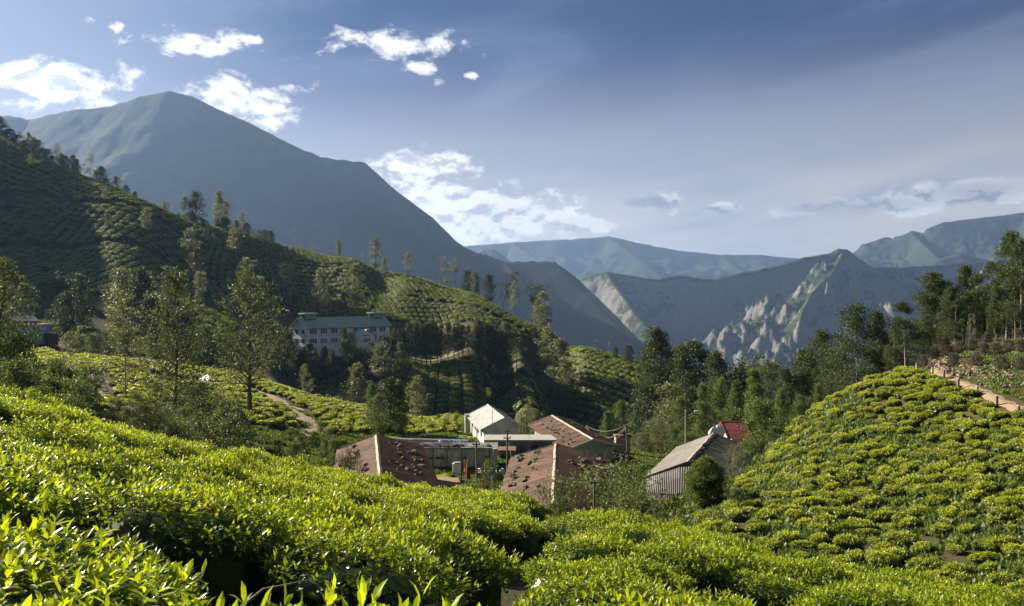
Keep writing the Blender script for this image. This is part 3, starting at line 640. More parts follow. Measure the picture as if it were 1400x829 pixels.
# ---------------------------------------------------------------- trees: every kind is built once in several forms (10 m tall), then copied
m_bark = mat('bark', (.13, .105, .085), .95, var=.4, scale=6, bump=.4)
m_barkp = mat('bark_pale', (.26, .22, .18), .95, var=.35, scale=5, bump=.4)
m_oak = leaf_mat('silver_oak_leaf', (.065, .085, .035), (.36, .37, .17), .30, .5, .4, (1.15, 1.1, .7), .18)
m_dark = leaf_mat('dark_leaf', (.026, .044, .017), (.11, .145, .048), .22, .55, .3, (1.2, 1.15, .6), .22)
m_cedar = leaf_mat('cedar_leaf', (.030, .044, .020), (.17, .185, .075), .2, .6, .3, (1.2, 1.15, .6), .15)
m_wattle = leaf_mat('wattle_leaf', (.050, .085, .025), (.25, .32, .09), .35, .55, .3, (1.2, 1.15, .6), .18)
m_gum = leaf_mat('gum_leaf', (.028, .045, .016), (.13, .17, .048), .28, .5, .35, (1.2, 1.15, .6), .16)
m_open = leaf_mat('open_tree_leaf', (.045, .062, .028), (.20, .225, .10), .34, .55, .25, (1.2, 1.15, .6), .08)
m_shrub = leaf_mat('shrub_leaf', (.045, .075, .022), (.20, .26, .065), .35, .5, .4, (1.2, 1.15, .6), .18)
m_pale = leaf_mat('pale_shrub_leaf', (.10, .11, .055), (.32, .34, .17), .3, .55, .3, (1.1, 1.05, .7), .12)
m_brush = leaf_mat('dry_brush', (.075, .062, .048), (.22, .19, .145), .12, .8, .1, (1, 1, 1), .2)
m_trim = leaf_mat('trimmed_leaf', (.035, .060, .014), (.26, .34, .06), .3, .6, .3, (1.2, 1.15, .6), .1)

def tree(seed, H=10., base=.2, prof=None, limbs=40, clumps=3, crad=.55, squash=.6, nleaf=40, lsize=.22, rise=.5, trunk_r=.16, lean=0.0, bend=.25,
         tmpl=T_FAR, light_top=.5, gap=.0, fork=0, limb_r=.03, tipbias=.0, outness=.6, droop=0.0):
    g = np.random.default_rng(seed); n = 9
    tz = np.linspace(0, 1, n); bx = np.cumsum(g.normal(0, bend * .35, n)) * tz + lean * tz ** 1.3 * H; by = np.cumsum(g.normal(0, bend * .35, n)) * tz
    tp = np.stack([bx, by, tz * H * .97], 1); tp[0] = (0, 0, -.6)
    wood = [tube(tp, [trunk_r * (1 - .93 * t_ ** .85) + (.35 * trunk_r if i == 0 else 0) for i, t_ in enumerate(tz)], 7)]
    C = []; D = []; SZ = []
    for i in range(limbs):
        t_ = base + (1 - base) * ((i + g.uniform(0, 1)) / limbs) ** (1 - tipbias)
        if gap and vnoise(np.array([t_ * 5.0 + seed]), np.array([i * .07]), seed)[0] < -1 + gap * 2 * .5: continue
        a = i * 2.399 + g.normal(0, .35); r_ = max(.05, prof((t_ - base) / (1 - base))) * g.uniform(.55, 1.08)
        p0 = np.array([np.interp(t_, tz, tp[:, j]) for j in range(3)]); zs = max(base * H * .55, p0[2] - r_ * rise * g.uniform(.5, 1.1))
        p0s = np.array([np.interp(zs / (H * .97), tz, tp[:, j]) for j in range(3)])
        tip = p0 + np.array([math.cos(a) * r_, math.sin(a) * r_, r_ * .12 - droop * r_])
        mid = (p0s + tip) / 2 + np.array([0, 0, -.06 * r_ + .1 * r_ * (rise > 0)]) + g.normal(0, .05, 3) * r_
        if r_ > .35: wood.append(tube([p0s, mid, tip], [limb_r * (1.2 - t_ * .6), limb_r * .6, limb_r * .2], 4))
        for c_ in range(clumps):
            f = 1.0 if c_ == 0 else g.uniform(.3, .95)
            q0 = (p0s * (1 - f) + tip * f) if f < .5 else (mid * (1 - (f - .5) * 2) + tip * (f - .5) * 2)
            q0 = q0 + g.normal(0, crad * .35, 3) * np.array([1, 1, squash]); C.append(q0); SZ.append(crad * g.uniform(.6, 1.2) * (.75 + .25 * min(1, r_))); D.append([math.cos(a), math.sin(a), .2])
    C = np.array(C); D = np.array(D); SZ = np.array(SZ); m_ = len(C); tot = m_ * nleaf
    dd = g.normal(0, 1, (tot, 3)); dd /= np.linalg.norm(dd, axis=1, keepdims=True); rad = g.uniform(.15, 1, tot) ** .5
    off = dd * rad[:, None] * np.repeat(SZ, nleaf)[:, None] * np.array([1, 1, squash]); pos = np.repeat(C, nleaf, 0) + off
    ax = dd * outness + g.normal(0, .6, (tot, 3)) + np.repeat(D, nleaf, 0) * .25; ax[:, 2] += .15 - droop
    nn = g.normal(0, .6, (tot, 3)) + dd * .6 + np.array([0, 0, .5])
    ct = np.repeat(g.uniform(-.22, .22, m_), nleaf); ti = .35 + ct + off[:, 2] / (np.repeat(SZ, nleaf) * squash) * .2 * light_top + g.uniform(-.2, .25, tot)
    # frames() wants a unit-free axis; drop leaves below the ground
    cr = leaves(tmpl, pos, ax, nn, lsize * g.uniform(.6, 1.25, tot), np.clip(ti, 0, 1))
    return merge(wood), cr
def P_cone(w_, k=.8): return lambda t: w_ * (1 - t) ** k * min(1, .35 + t * 4)
def P_oval(w_, lo=.35): return lambda t: w_ * max(.12, math.sin(math.pi * min(1, lo * .5 + t * (1 - lo * .5))) ** .7)
def P_dome(w_): return lambda t: w_ * math.sqrt(max(.02, 1 - (t * .97) ** 2.4)) * min(1, .6 + t * 2)
def P_umb(w_): return lambda t: w_ * (.25 + .75 * min(1, t * 1.3)) * (1 if t < .9 else .7)
KINDS_T = {}
def kind(name, n, mtl, bark, **kw):
    out = []
    for i in range(n):
        k2 = dict(kw); k2['prof'] = kw['prof'][i % len(kw['prof'])] if isinstance(kw['prof'], list) else kw['prof']
        wd, cr = tree(hash_(name) + i * 13, **k2); out.append((mk(name + '_trunk', wd, bark), mk(name + '_crown', cr, mtl)))
    KINDS_T[name] = out
def hash_(s): return sum(ord(c) * (i + 3) for i, c in enumerate(s)) % 10007
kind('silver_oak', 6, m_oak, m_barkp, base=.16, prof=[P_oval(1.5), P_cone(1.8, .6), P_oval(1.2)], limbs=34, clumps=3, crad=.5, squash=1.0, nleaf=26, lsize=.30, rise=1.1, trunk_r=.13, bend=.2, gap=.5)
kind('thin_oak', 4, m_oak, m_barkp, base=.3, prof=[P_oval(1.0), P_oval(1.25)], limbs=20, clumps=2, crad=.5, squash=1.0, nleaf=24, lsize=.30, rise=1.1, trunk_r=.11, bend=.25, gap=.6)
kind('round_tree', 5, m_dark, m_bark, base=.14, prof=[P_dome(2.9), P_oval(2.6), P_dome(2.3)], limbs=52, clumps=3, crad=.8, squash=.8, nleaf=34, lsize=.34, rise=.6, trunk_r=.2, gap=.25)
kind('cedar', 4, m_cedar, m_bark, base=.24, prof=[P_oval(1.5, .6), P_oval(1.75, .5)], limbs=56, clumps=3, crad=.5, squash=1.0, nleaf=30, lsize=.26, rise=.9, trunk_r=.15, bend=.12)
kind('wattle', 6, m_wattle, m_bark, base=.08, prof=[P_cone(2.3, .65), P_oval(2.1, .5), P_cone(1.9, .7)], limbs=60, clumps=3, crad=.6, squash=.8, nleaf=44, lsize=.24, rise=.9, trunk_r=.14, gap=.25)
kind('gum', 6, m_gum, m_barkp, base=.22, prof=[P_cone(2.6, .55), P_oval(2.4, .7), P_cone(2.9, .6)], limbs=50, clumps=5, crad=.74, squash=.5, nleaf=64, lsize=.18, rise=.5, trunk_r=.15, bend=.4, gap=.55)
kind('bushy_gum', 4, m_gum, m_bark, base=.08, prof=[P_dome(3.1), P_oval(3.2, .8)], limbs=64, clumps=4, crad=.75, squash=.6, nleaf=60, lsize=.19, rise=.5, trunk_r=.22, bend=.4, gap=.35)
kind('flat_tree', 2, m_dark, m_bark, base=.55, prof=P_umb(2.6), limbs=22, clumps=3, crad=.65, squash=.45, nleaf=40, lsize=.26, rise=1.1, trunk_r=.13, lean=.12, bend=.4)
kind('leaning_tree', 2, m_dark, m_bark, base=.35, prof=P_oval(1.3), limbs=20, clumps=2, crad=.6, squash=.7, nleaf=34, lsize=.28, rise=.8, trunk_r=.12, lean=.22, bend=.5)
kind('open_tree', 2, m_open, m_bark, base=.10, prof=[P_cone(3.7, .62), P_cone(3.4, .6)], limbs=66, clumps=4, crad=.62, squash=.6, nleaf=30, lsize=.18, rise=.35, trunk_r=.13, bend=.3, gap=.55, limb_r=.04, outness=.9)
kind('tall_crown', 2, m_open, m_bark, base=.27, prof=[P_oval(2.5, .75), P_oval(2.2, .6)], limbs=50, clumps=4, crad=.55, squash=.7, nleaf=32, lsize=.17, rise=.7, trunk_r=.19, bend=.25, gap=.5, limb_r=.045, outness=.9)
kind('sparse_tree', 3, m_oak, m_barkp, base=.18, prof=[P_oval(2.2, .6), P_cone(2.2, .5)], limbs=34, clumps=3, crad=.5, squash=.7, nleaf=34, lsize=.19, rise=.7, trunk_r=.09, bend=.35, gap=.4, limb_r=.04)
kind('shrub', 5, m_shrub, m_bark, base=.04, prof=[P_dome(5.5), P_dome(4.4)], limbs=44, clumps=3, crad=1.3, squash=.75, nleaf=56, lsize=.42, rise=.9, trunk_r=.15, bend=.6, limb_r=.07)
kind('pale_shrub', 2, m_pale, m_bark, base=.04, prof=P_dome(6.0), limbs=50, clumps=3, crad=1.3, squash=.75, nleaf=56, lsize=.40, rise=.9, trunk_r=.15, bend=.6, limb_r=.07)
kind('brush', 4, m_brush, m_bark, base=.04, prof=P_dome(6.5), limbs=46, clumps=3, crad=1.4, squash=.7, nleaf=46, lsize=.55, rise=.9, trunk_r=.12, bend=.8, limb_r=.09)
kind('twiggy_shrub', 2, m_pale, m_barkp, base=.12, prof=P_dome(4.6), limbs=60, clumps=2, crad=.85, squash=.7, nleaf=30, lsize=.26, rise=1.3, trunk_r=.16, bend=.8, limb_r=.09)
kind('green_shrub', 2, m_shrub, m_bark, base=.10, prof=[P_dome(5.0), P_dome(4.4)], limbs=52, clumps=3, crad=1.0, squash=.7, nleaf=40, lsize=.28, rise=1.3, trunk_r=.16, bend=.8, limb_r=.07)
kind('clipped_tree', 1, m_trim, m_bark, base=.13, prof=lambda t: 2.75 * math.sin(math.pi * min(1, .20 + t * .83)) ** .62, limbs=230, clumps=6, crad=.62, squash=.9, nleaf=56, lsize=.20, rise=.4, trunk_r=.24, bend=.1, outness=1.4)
TREE_NAMES = {'silver_oak': 'oak_tree', 'thin_oak': 'oak_tree', 'round_tree': 'broadleaf_tree', 'cedar': 'cedar_tree', 'wattle': 'wattle_tree', 'gum': 'gum_tree', 'bushy_gum': 'gum_tree',
              'flat_tree': 'broadleaf_tree', 'leaning_tree': 'broadleaf_tree', 'open_tree': 'open_tree', 'tall_crown': 'tall_tree', 'sparse_tree': 'young_tree', 'shrub': 'shrub', 'pale_shrub': 'shrub',
              'brush': 'dry_shrub', 'twiggy_shrub': 'shrub', 'green_shrub': 'shrub', 'clipped_tree': 'clipped_tree'}
used_t = {}
def put_tree(kn, px, top, y, label, group=None, w_=1.0, cat=None, base_z=None, hmin=1.2, variant=None):
    g = on(px, y); topz = (414.5 - top) / F * y; H = max(hmin, topz - g.z)
    i = used_t.get(kn, 0); used_t[kn] = i + 1; tr, cr = KINDS_T[kn][(i if variant is None else variant) % len(KINDS_T[kn])]
    nm = TREE_NAMES[kn]; e = link(nm, None, loc=g, rot=(0, 0, random.uniform(0, 6.28) if kn not in ('leaning_tree', 'flat_tree') else random.uniform(-.5, .5)))
    s_ = H / 10.0; e.scale = (s_ * w_, s_ * w_, s_)
    link('trunk', tr, e); link('crown', cr, e)
    tag(e, label, cat or ('shrub' if 'shrub' in nm else 'tree'), group); return e
def ridge_y(px): return float(np.interp(px, [r_[0] for r_ in RIDGE], [r_[2] for r_ in RIDGE]))
def ridge_py(px): return float(np.interp(px, [r_[0] for r_ in RIDGE], [r_[1] for r_ in RIDGE]))

# the wooded crest at the upper left
x = -12
while x < 372:
    bigk = x < 160; kn = random.choice(['round_tree', 'wattle', 'round_tree', 'silver_oak', 'bushy_gum']); h = random.uniform(16, 34) if bigk else random.uniform(10, 26)
    if random.random() < .12: h += 12; kn = 'thin_oak'
    put_tree(kn, x, ridge_py(x) - h + 6, ridge_y(x) - random.uniform(-2, 6), 'small dark tree on the crest of the shaded tea hill at upper left', 'trees along the shaded crest', w_=1.35)
    if x < 300 and random.random() < .8:
        put_tree(random.choice(['round_tree', 'wattle', 'shrub']), x + 4, ridge_py(x) + random.uniform(2, 16), ridge_y(x) - random.uniform(14, 34), 'dark tree just below the wooded crest at upper left', 'trees below the shaded crest', w_=1.1)
    x += random.uniform(5, 9)
# single trees: kind, image column, image row of the top, depth, label, width
SINGLE = [
 ('silver_oak', 78, 266, 345, 'small pale tree alone high on the dark hill near the left edge', 1.2), ('silver_oak', 143, 254, 340, 'tall pale tree, upper of a pair high on the dark tea hill', 1.1),
 ('silver_oak', 146, 291, 318, 'pale spreading tree, lower of a pair high on the dark tea hill', 1.4), ('silver_oak', 200, 279, 322, 'broad pale tree standing alone in the middle of the dark hedged slope', 1.5),
 ('silver_oak', 252, 268, 352, 'pale tree just left of the round dark tree on the crest', 1.2), ('round_tree', 268, 262, 366, 'round dark tree on the crest above the dark slope', 1.1),
 ('silver_oak', 300, 260, 368, 'taller of two pale upright trees on the crest', 1.0), ('silver_oak', 309, 274, 366, 'shorter of two pale upright trees on the crest', 1.1),
 ('silver_oak', 259, 311, 322, 'pale tree at the top of the strip between dark and lit slopes', 1.3), ('silver_oak', 267, 338, 305, 'pale tree halfway down the strip between dark and lit slopes', 1.3),
 ('silver_oak', 273, 366, 290, 'pale tree near the foot of the strip between dark and lit slopes', 1.3), ('silver_oak', 272, 395, 275, 'greyish tree at the foot of the strip between the slopes', 1.3),
 ('silver_oak', 322, 300, 355, 'wide pale tree at the upper left end of the lit tea rows', 1.7), ('silver_oak', 336, 352, 310, 'pale tree above the tall dark trunked tree', 1.3),
 ('silver_oak', 68, 318, 300, 'pale tree on the dark slope above the left woods', 1.3), ('silver_oak', 30, 350, 275, 'pale topped tree left in the shaded woods', 1.4),
 ('thin_oak', 403, 310, 392, 'small pale tree on the crest left of the lit tea rows', 1.4), ('thin_oak', 427, 326, 398, 'tiny dark tree on the crest of the lit slope', 1.2),
 ('silver_oak', 463, 324, 385, 'pale tall tree on the crest above the left end of the green roof', 1.0), ('thin_oak', 496, 344, 390, 'faint small tree on the crest above the school', 1.0),
 ('silver_oak', 513, 326, 372, 'widest pale tree on the crest above the green roofed school', 1.5), ('silver_oak', 525, 352, 352, 'slim pale tree below the widest crest tree', 1.2),
 ('thin_oak', 558, 343, 397, 'lone slim tree on the crest right of the school', 1.5), ('thin_oak', 602, 344, 388, 'left one of three slim trees on the crest', 1.3), ('thin_oak', 610, 358, 384, 'middle one of three slim trees on the crest', 1.4),
 ('thin_oak', 623, 353, 386, 'right one of three slim trees on the crest', 1.3), ('round_tree', 638, 369, 384, 'left tree of the bushy olive clump on the crest', .8), ('silver_oak', 650, 370, 382, 'middle tree of the bushy olive clump on the crest', 1.6),
 ('round_tree', 669, 375, 374, 'right dark tree of the bushy olive clump on the crest', .85), ('leaning_tree', 686, 372, 366, 'leaning dark tree on the crest with sky gaps', 1.2), ('thin_oak', 703, 383, 368, 'upright tree beside the leaning one on the crest', 1.3),
 ('flat_tree', 725, 387, 362, 'flat topped dark tree on a bare stem on the crest', 1.0), ('silver_oak', 744, 398, 345, 'full rounded olive tree at the right end of the crest trees', 1.9), ('silver_oak', 736, 408, 348, 'paler half of the rounded pair at the end of the crest', 1.4),
 ('silver_oak', 387, 354, 350, 'slim pale tree left above the school', 1.2), ('silver_oak', 397, 363, 340, 'pale tree close above the left roof end', 1.2), ('silver_oak', 439, 366, 344, 'pale tall tree behind the green roof', 1.2),
 ('silver_oak', 486, 360, 346, 'broad pale tree behind the middle of the green roof', 1.5), ('round_tree', 402, 402, 342, 'dark round tree behind the left gable', 1.0),
 ('round_tree', 470, 400, 345, 'dark undergrowth tree behind the green roof', 1.0), ('wattle', 560, 424, 345, 'dark tree in the shade right behind the school', .9), ('wattle', 542, 416, 350, 'dark thicket tree behind the right roof end', .9),
 ('wattle', 590, 428, 330, 'dark tree above the road cedars', .9), ('wattle', 625, 430, 330, 'low dark tree above the road cedars', .9), ('silver_oak', 645, 400, 335, 'pale tree over the cedar row', 1.2), ('silver_oak', 672, 432, 300, 'pale yellowish tree at the end of the cedar row', 1.7),
 ('silver_oak', 690, 436, 318, 'pale tree beyond the end of the cedar row', 1.5), ('thin_oak', 706, 454, 285, 'tall thin tree on the dark face right of the cedars', 1.6), ('silver_oak', 750, 446, 316, 'upper tree of the pale clump on the right dark face', 1.4),
 ('silver_oak', 765, 462, 306, 'wide middle tree of the pale clump on the dark face', 1.7), ('silver_oak', 772, 488, 296, 'lower tree of the pale clump on the dark face', 1.6), ('silver_oak', 757, 500, 292, 'lowest tree of the pale clump on the dark face', 1.4),
 ('silver_oak', 651, 505, 276, 'small pale tree below the white truck', 1.5), ('thin_oak', 676, 498, 274, 'thin pale tree lit below the cedar row', 1.2), ('thin_oak', 668, 530, 262, 'little pale tree above the white house', 1.3), ('thin_oak', 712, 532, 268, 'faint small tree above the brown roofs', 1.3),
 ('round_tree', 470, 450, 268, 'big dark double crowned tree before the school', .62), ('round_tree', 480, 453, 270, 'right half of the dark tree pair before the school', .6), ('silver_oak', 446, 468, 272, 'yellowish tree before the school windows', 1.1),
 ('round_tree', 424, 470, 274, 'broad low dark tree before the left end of the school', 1.1), ('round_tree', 404, 455, 290, 'dark tree hiding the left corner of the school', .8), ('round_tree', 412, 478, 268, 'dark bushy tree left below the school', .9),
 ('round_tree', 508, 468, 272, 'dark shrubby tree below the porch', .8), ('round_tree', 528, 458, 276, 'dark tree before the right end of the school', .8), ('silver_oak', 520, 470, 255, 'pale leafy tree below the right end of the school', 1.5),
 ('silver_oak', 490, 496, 235, 'pale tree beside the dark valley trees', 1.4), ('wattle', 507, 524, 106, 'left bushy tree of the valley group behind the left shed', 1.0), ('round_tree', 533, 515, 103, 'dark large tree of the valley group with bare stems', .85),
 ('wattle', 547, 519, 102, 'right dark tree of the valley group', 1.0), ('silver_oak', 571, 514, 200, 'pale rounded tree right of the valley group', 1.5), ('wattle', 519, 536, 99, 'low green tree in front of the valley group', 1.2),
 ('sparse_tree', 418, 497, 128, 'small pale sparse tree above the curving dirt path', 1.0), ('sparse_tree', 334, 520, 122, 'little tree on the lit terrace by the dark trunk', .9),
 ('round_tree', 860, 472, 318, 'round dark tree on the right shoulder of the hill', 1.0), ('thin_oak', 815, 462, 330, 'tiny tree on the hill shoulder', 1.5), ('round_tree', 842, 474, 322, 'low tree beside the round one on the shoulder', 1.0), ('thin_oak', 833, 468, 324, 'tiny slim tree on the hill shoulder', 1.0),
 ('gum', 905, 446, 170, 'tallest dark gum in the gap left of the valley woods', .75), ('gum', 889, 470, 176, 'dark gum left of the tallest one in the gap', .8), ('gum', 921, 474, 172, 'dark gum right of the tallest one in the gap', .8),
 ('gum', 931, 470, 160, 'pale stemmed gum with drooping crown in the gap', .8), ('gum', 948, 466, 158, 'broad topped gum in the middle of the gap', 1.0), ('gum', 962, 482, 160, 'small gum behind the broad topped one', .8),
 ('gum', 981, 478, 150, 'dark conical gum right of the gap', .75), ('flat_tree', 999, 486, 150, 'see through umbrella crowned gum against the mountain', 1.1), ('round_tree', 1010, 503, 150, 'dark round tree below the umbrella crowned gum', .8),
 ('bushy_gum', 1052, 484, 120, 'dense rounded dark tree left of the tall right woods', .7), ('wattle', 1030, 496, 118, 'feathery green tree left of the dense rounded one', .9),
 ('gum', 1122, 450, 108, 'dark gum with a bare top in the right woods', .8), ('gum', 1090, 476, 110, 'gum with level sprays left in the right woods', 1.2), ('bushy_gum', 1100, 500, 104, 'dark leafy tree below the level sprayed gum', .8),
 ('bushy_gum', 1172, 416, 88, 'largest dark many layered tree left of the fence', .78), ('bushy_gum', 1150, 462, 92, 'dark lower tree left of the largest one', .8), ('gum', 1196, 424, 86, 'dark tree leaning on the right of the largest one', .9),
 ('wattle', 959, 524, 112, 'front feathery tree behind the wires', .8), ('wattle', 985, 516, 112, 'tall light green feathery tree behind the pole', .85), ('wattle', 1008, 520, 106, 'feathery tree above the red roof', .9),
 ('wattle', 1066, 530, 92, 'feathery green tree behind the tea slope', .9), ('wattle', 1092, 536, 88, 'feathery tree at the upper edge of the tea slope', .9), ('wattle', 1120, 520, 90, 'tall feathery tree behind the tea slope edge', .8),
 ('wattle', 1036, 524, 100, 'dark feathery tree behind the bright shrub', 1.0), ('shrub', 1045, 548, 72, 'bright green tall bush right of the red roof', .75), ('shrub', 1060, 582, 68, 'leafy bush at the corner of the tea slope', .9),
 ('wattle', 848, 548, 190, 'grey green tree at the dark foot of the hill', 1.0), ('wattle', 832, 562, 190, 'small grey green tree at the dark foot of the hill', 1.1), ('wattle', 874, 558, 170, 'wide low tree at the foot of the hill', 1.3),
 ('round_tree', 886, 524, 165, 'dark tree left of the feathery woods', .9), ('silver_oak', 912, 522, 150, 'pale olive tree in the dip before the gap', 1.5), ('wattle', 930, 540, 135, 'dark green tree in the dip', 1.1), ('round_tree', 945, 528, 140, 'dark tree filling the dip', .9),
 ('pale_shrub', 900, 574, 108, 'wide pale shrub below the wires', .95), ('pale_shrub', 880, 592, 104, 'smaller pale shrub left of the wide one', 1.0), ('shrub', 925, 585, 104, 'green bush under the wires', 1.0), ('shrub', 940, 592, 100, 'green bush beside the lamp pole', 1.0),
 ('gum', 1238, 412, 80, 'forked tree over the end of the fence', .95), ('gum', 1222, 440, 82, 'darker tree left of the forked one', .9), ('gum', 1262, 430, 86, 'gum above the end of the track', .9),
 ('gum', 1278, 372, 92, 'gum with a heavy layered top above the track', 1.1), ('gum', 1296, 392, 88, 'middle gum over the dry bank', .9), ('gum', 1318, 362, 90, 'slender gum over the dry bank', .9), ('gum', 1334, 374, 86, 'dense gum over the dry bank', 1.0),
 ('gum', 1352, 358, 92, 'gum left of the tallest one', .8), ('gum', 1376, 316, 84, 'tallest layered gum by the right edge', .72), ('gum', 1396, 326, 80, 'tall gum cut by the right edge', .75), ('gum', 1418, 340, 84, 'gum just outside the right edge', .9),
 ('gum', 1362, 392, 82, 'lower gum before the tallest one', .8), ('gum', 1388, 398, 78, 'lower gum at the right edge', .8), ('gum', 1306, 410, 82, 'small gum low over the dry bank', .8), ('bushy_gum', 1340, 420, 96, 'green leafy tree behind the gum stems', .8),
 ('bushy_gum', 1290, 440, 100, 'green tree behind the stems at the track end', .8), ('bushy_gum', 1385, 430, 100, 'green tree behind the stems at the right edge', .8), ('bushy_gum', 1262, 425, 96, 'dense dark tree at the left of the belt over the track', .8), ('bushy_gum', 1310, 400, 98, 'dense dark tree filling the belt over the dry bank', .8), ('bushy_gum', 1330, 395, 100, 'dark tree deep in the belt over the dry bank', .8), ('bushy_gum', 1362, 385, 98, 'dark tree behind the tallest layered gum', .8), ('bushy_gum', 1400, 380, 96, 'dark tree closing the belt at the right edge', .8),
 ('bushy_gum', 1135, 466, 98, 'full dark tree between the level sprayed gum and the largest tree', .8), ('bushy_gum', 1076, 502, 104, 'full dark tree right of the dense rounded one', .8), ('bushy_gum', 1292, 384, 94, 'leafy dark tree in the belt, left of the slender gum', .75), ('bushy_gum', 1346, 372, 92, 'leafy dark tree in the belt, right of the dense gum', .75), ('bushy_gum', 1382, 362, 90, 'leafy dark tree under the tallest layered gum', .75), ('bushy_gum', 1232, 432, 88, 'leafy tree before the forked one', .75), ('bushy_gum', 1272, 402, 92, 'leafy tree left of the heavy topped gum', .75), ('bushy_gum', 1410, 372, 88, 'leafy dark tree cut by the right edge', .8),
 ('bushy_gum', 1210, 450, 90, 'dark tree between the largest one and the forked one', .8), ('bushy_gum', 1250, 455, 100, 'dark leafy tree behind the track end', .6),
 ('open_tree', 240, 366, 66, 'large open crowned tree with feathery sprays rising over the left valley', .80), ('tall_crown', 341, 358, 96, 'tall tree with dark straight trunk and airy crown by the lit terrace', .9),
 ('sparse_tree', 172, 400, 84, 'pale sparse tree left of the large open crowned tree', .95), ('sparse_tree', 98, 452, 72, 'greyish thin tree with bare stem by the stepped path', 1.0),

 ('round_tree', 110, 374, 205, 'dark conical tree in the left woods', .75), ('round_tree', 190, 366, 215, 'grey green tree behind the sparse one', .9), ('silver_oak', 165, 366, 222, 'pale pointed tree in the left woods', 1.2), ('silver_oak', 212, 388, 205, 'pale tree at the right end of the left woods', 1.5),
 ('tall_crown', -2, 352, 60, 'dark leafy tree cut by the left edge', 1.0), ('shrub', 12, 446, 58, 'dark shrub below the tree at the left edge', .7), ('shrub', 28, 470, 64, 'yellowish shrub near the blue hut', .6),
]
for kn, px, top, y, lab, w_ in SINGLE:
    if ' crest' in lab and 200 < px < 800: y = ridge_y(px) - 2 - (385 - y if y < 380 and px > 480 and px < 560 else 0) * .5
    if kn == 'silver_oak': w_ = min(w_ * 1.15, 1.5)
    put_tree(kn, px, top, y, lab, w_=w_)
# the shaded woods at the foot of the dark slope
for i in range(34):
    px = random.uniform(-20, 262); y = random.uniform(196, 258); top = np.interp(px, [0, 60, 130, 200, 262], [372, 385, 380, 392, 420]) + random.uniform(-8, 40) - (y - 225) * .35
    put_tree(random.choice(['round_tree', 'round_tree', 'wattle', 'bushy_gum', 'round_tree', 'silver_oak' if random.random() < .5 else 'wattle']), px, top, y, 'dark tree in the shaded woods at the foot of the left hill', 'trees of the shaded left woods', w_=1.0)
for i in range(10):
    px = random.uniform(255, 395); y = random.uniform(236, 262); put_tree('round_tree', px, random.uniform(440, 470), y, 'dark tree in the shade between the left woods and the school', 'trees between woods and school', w_=.9)
# the row of cedars before the school road
for i in range(22):
    px = 538 + i * 7.4 + random.uniform(-1.5, 1.5); top = 444 + random.uniform(-5, 7) - (6 if 12 < i < 18 else 0)
    put_tree('cedar', px, top, 283 + random.uniform(-1, 2.5), 'dark oval cedar with bare lower stem in the row beside the school road', 'cedars in a row beside the school road', w_=.92)
for px, top, y in ((400, 470, 270), (416, 474, 268), (432, 478, 266), (442, 474, 270), (455, 478, 266), (492, 474, 270), (500, 480, 266), (514, 474, 268), (524, 468, 270), (538, 462, 276), (388, 462, 272), (548, 468, 270), (376, 468, 268)):
    put_tree(random.choice(['round_tree', 'wattle', 'cedar']), px, top, y, 'low dark tree in the hedge row below the school', 'trees in the hedge row below the school', w_=1.2)
for i in range(26):
    put_tree(random.choice(['shrub', 'round_tree', 'wattle', 'shrub']), random.uniform(64, 330), random.uniform(440, 458), random.uniform(172, 205), 'low dark tree at the foot of the woods above the lit terrace', 'low trees above the lit terrace', w_=1.0)
# low shrubs
random.seed(21)
SHR = [('shrub', 40, 505, 52), ('shrub', 62, 515, 50), ('shrub', 84, 508, 56), ('shrub', 105, 520, 52), ('shrub', 120, 498, 66), ('shrub', 20, 492, 50), ('shrub', 70, 490, 66), ('shrub', 48, 530, 46), ('shrub', 96, 540, 44)]
for kn, px, top, y in SHR: put_tree(kn, px, top, y, 'dark green shrub below the stepped path at the left', 'shrubs below the stepped path', w_=.75)
for px, top, y in ((160, 545, 50), (185, 535, 56), (205, 552, 52), (225, 540, 60), (250, 556, 54), (268, 548, 62), (290, 562, 56), (310, 556, 64), (175, 556, 46), (240, 572, 50), (215, 525, 66), (272, 520, 74), (300, 535, 70), (325, 560, 66)):
    put_tree(random.choice(['open_tree', 'shrub', 'green_shrub']), px, top, y, 'leafy sapling in the thicket under the large open tree', 'saplings under the large open tree', w_=1.1, cat='shrub')
for px, top, y in ((395, 588, 84), (412, 596, 82), (428, 590, 86), (445, 598, 82), (460, 600, 80), (378, 600, 74), (400, 606, 70), (450, 586, 92), (438, 575, 98), (470, 588, 96)):
    put_tree('shrub', px, top, y, 'rough green shrub where the dirt path ends beside the left shed', 'shrubs where the dirt path ends', w_=.8)
for px, top, y in ((500, 588, 104), (530, 590, 108), (560, 588, 112), (590, 592, 108), (612, 590, 110), (635, 590, 108), (600, 580, 122), (625, 575, 126), (575, 578, 125)):
    put_tree('shrub', px, top, y, 'low bush on the grass behind the dark red roof', 'low bushes behind the dark red roof', w_=1.0)
for px, top, y in ((1262, 488, 74), (1278, 478, 78), (1296, 474, 76), (1312, 470, 76), (1328, 466, 76), (1344, 472, 72), (1362, 476, 70), (1380, 470, 70), (1398, 478, 68), (1304, 486, 70), (1336, 486, 67), (1370, 490, 63), (1396, 494, 61), (1288, 460, 88), (1350, 458, 82), (1390, 456, 80)):
    put_tree('brush', px, top, y, 'grey brown dry brush on the bank above the track', 'dry brush on the bank above the track', w_=.75)
for i in range(16):
    px = random.uniform(1262, 1408); put_tree('thin_oak', px, random.uniform(425, 450), random.uniform(72, 90), 'thin bare stemmed young gum on the dry bank', 'thin young gums on the dry bank', w_=.5)
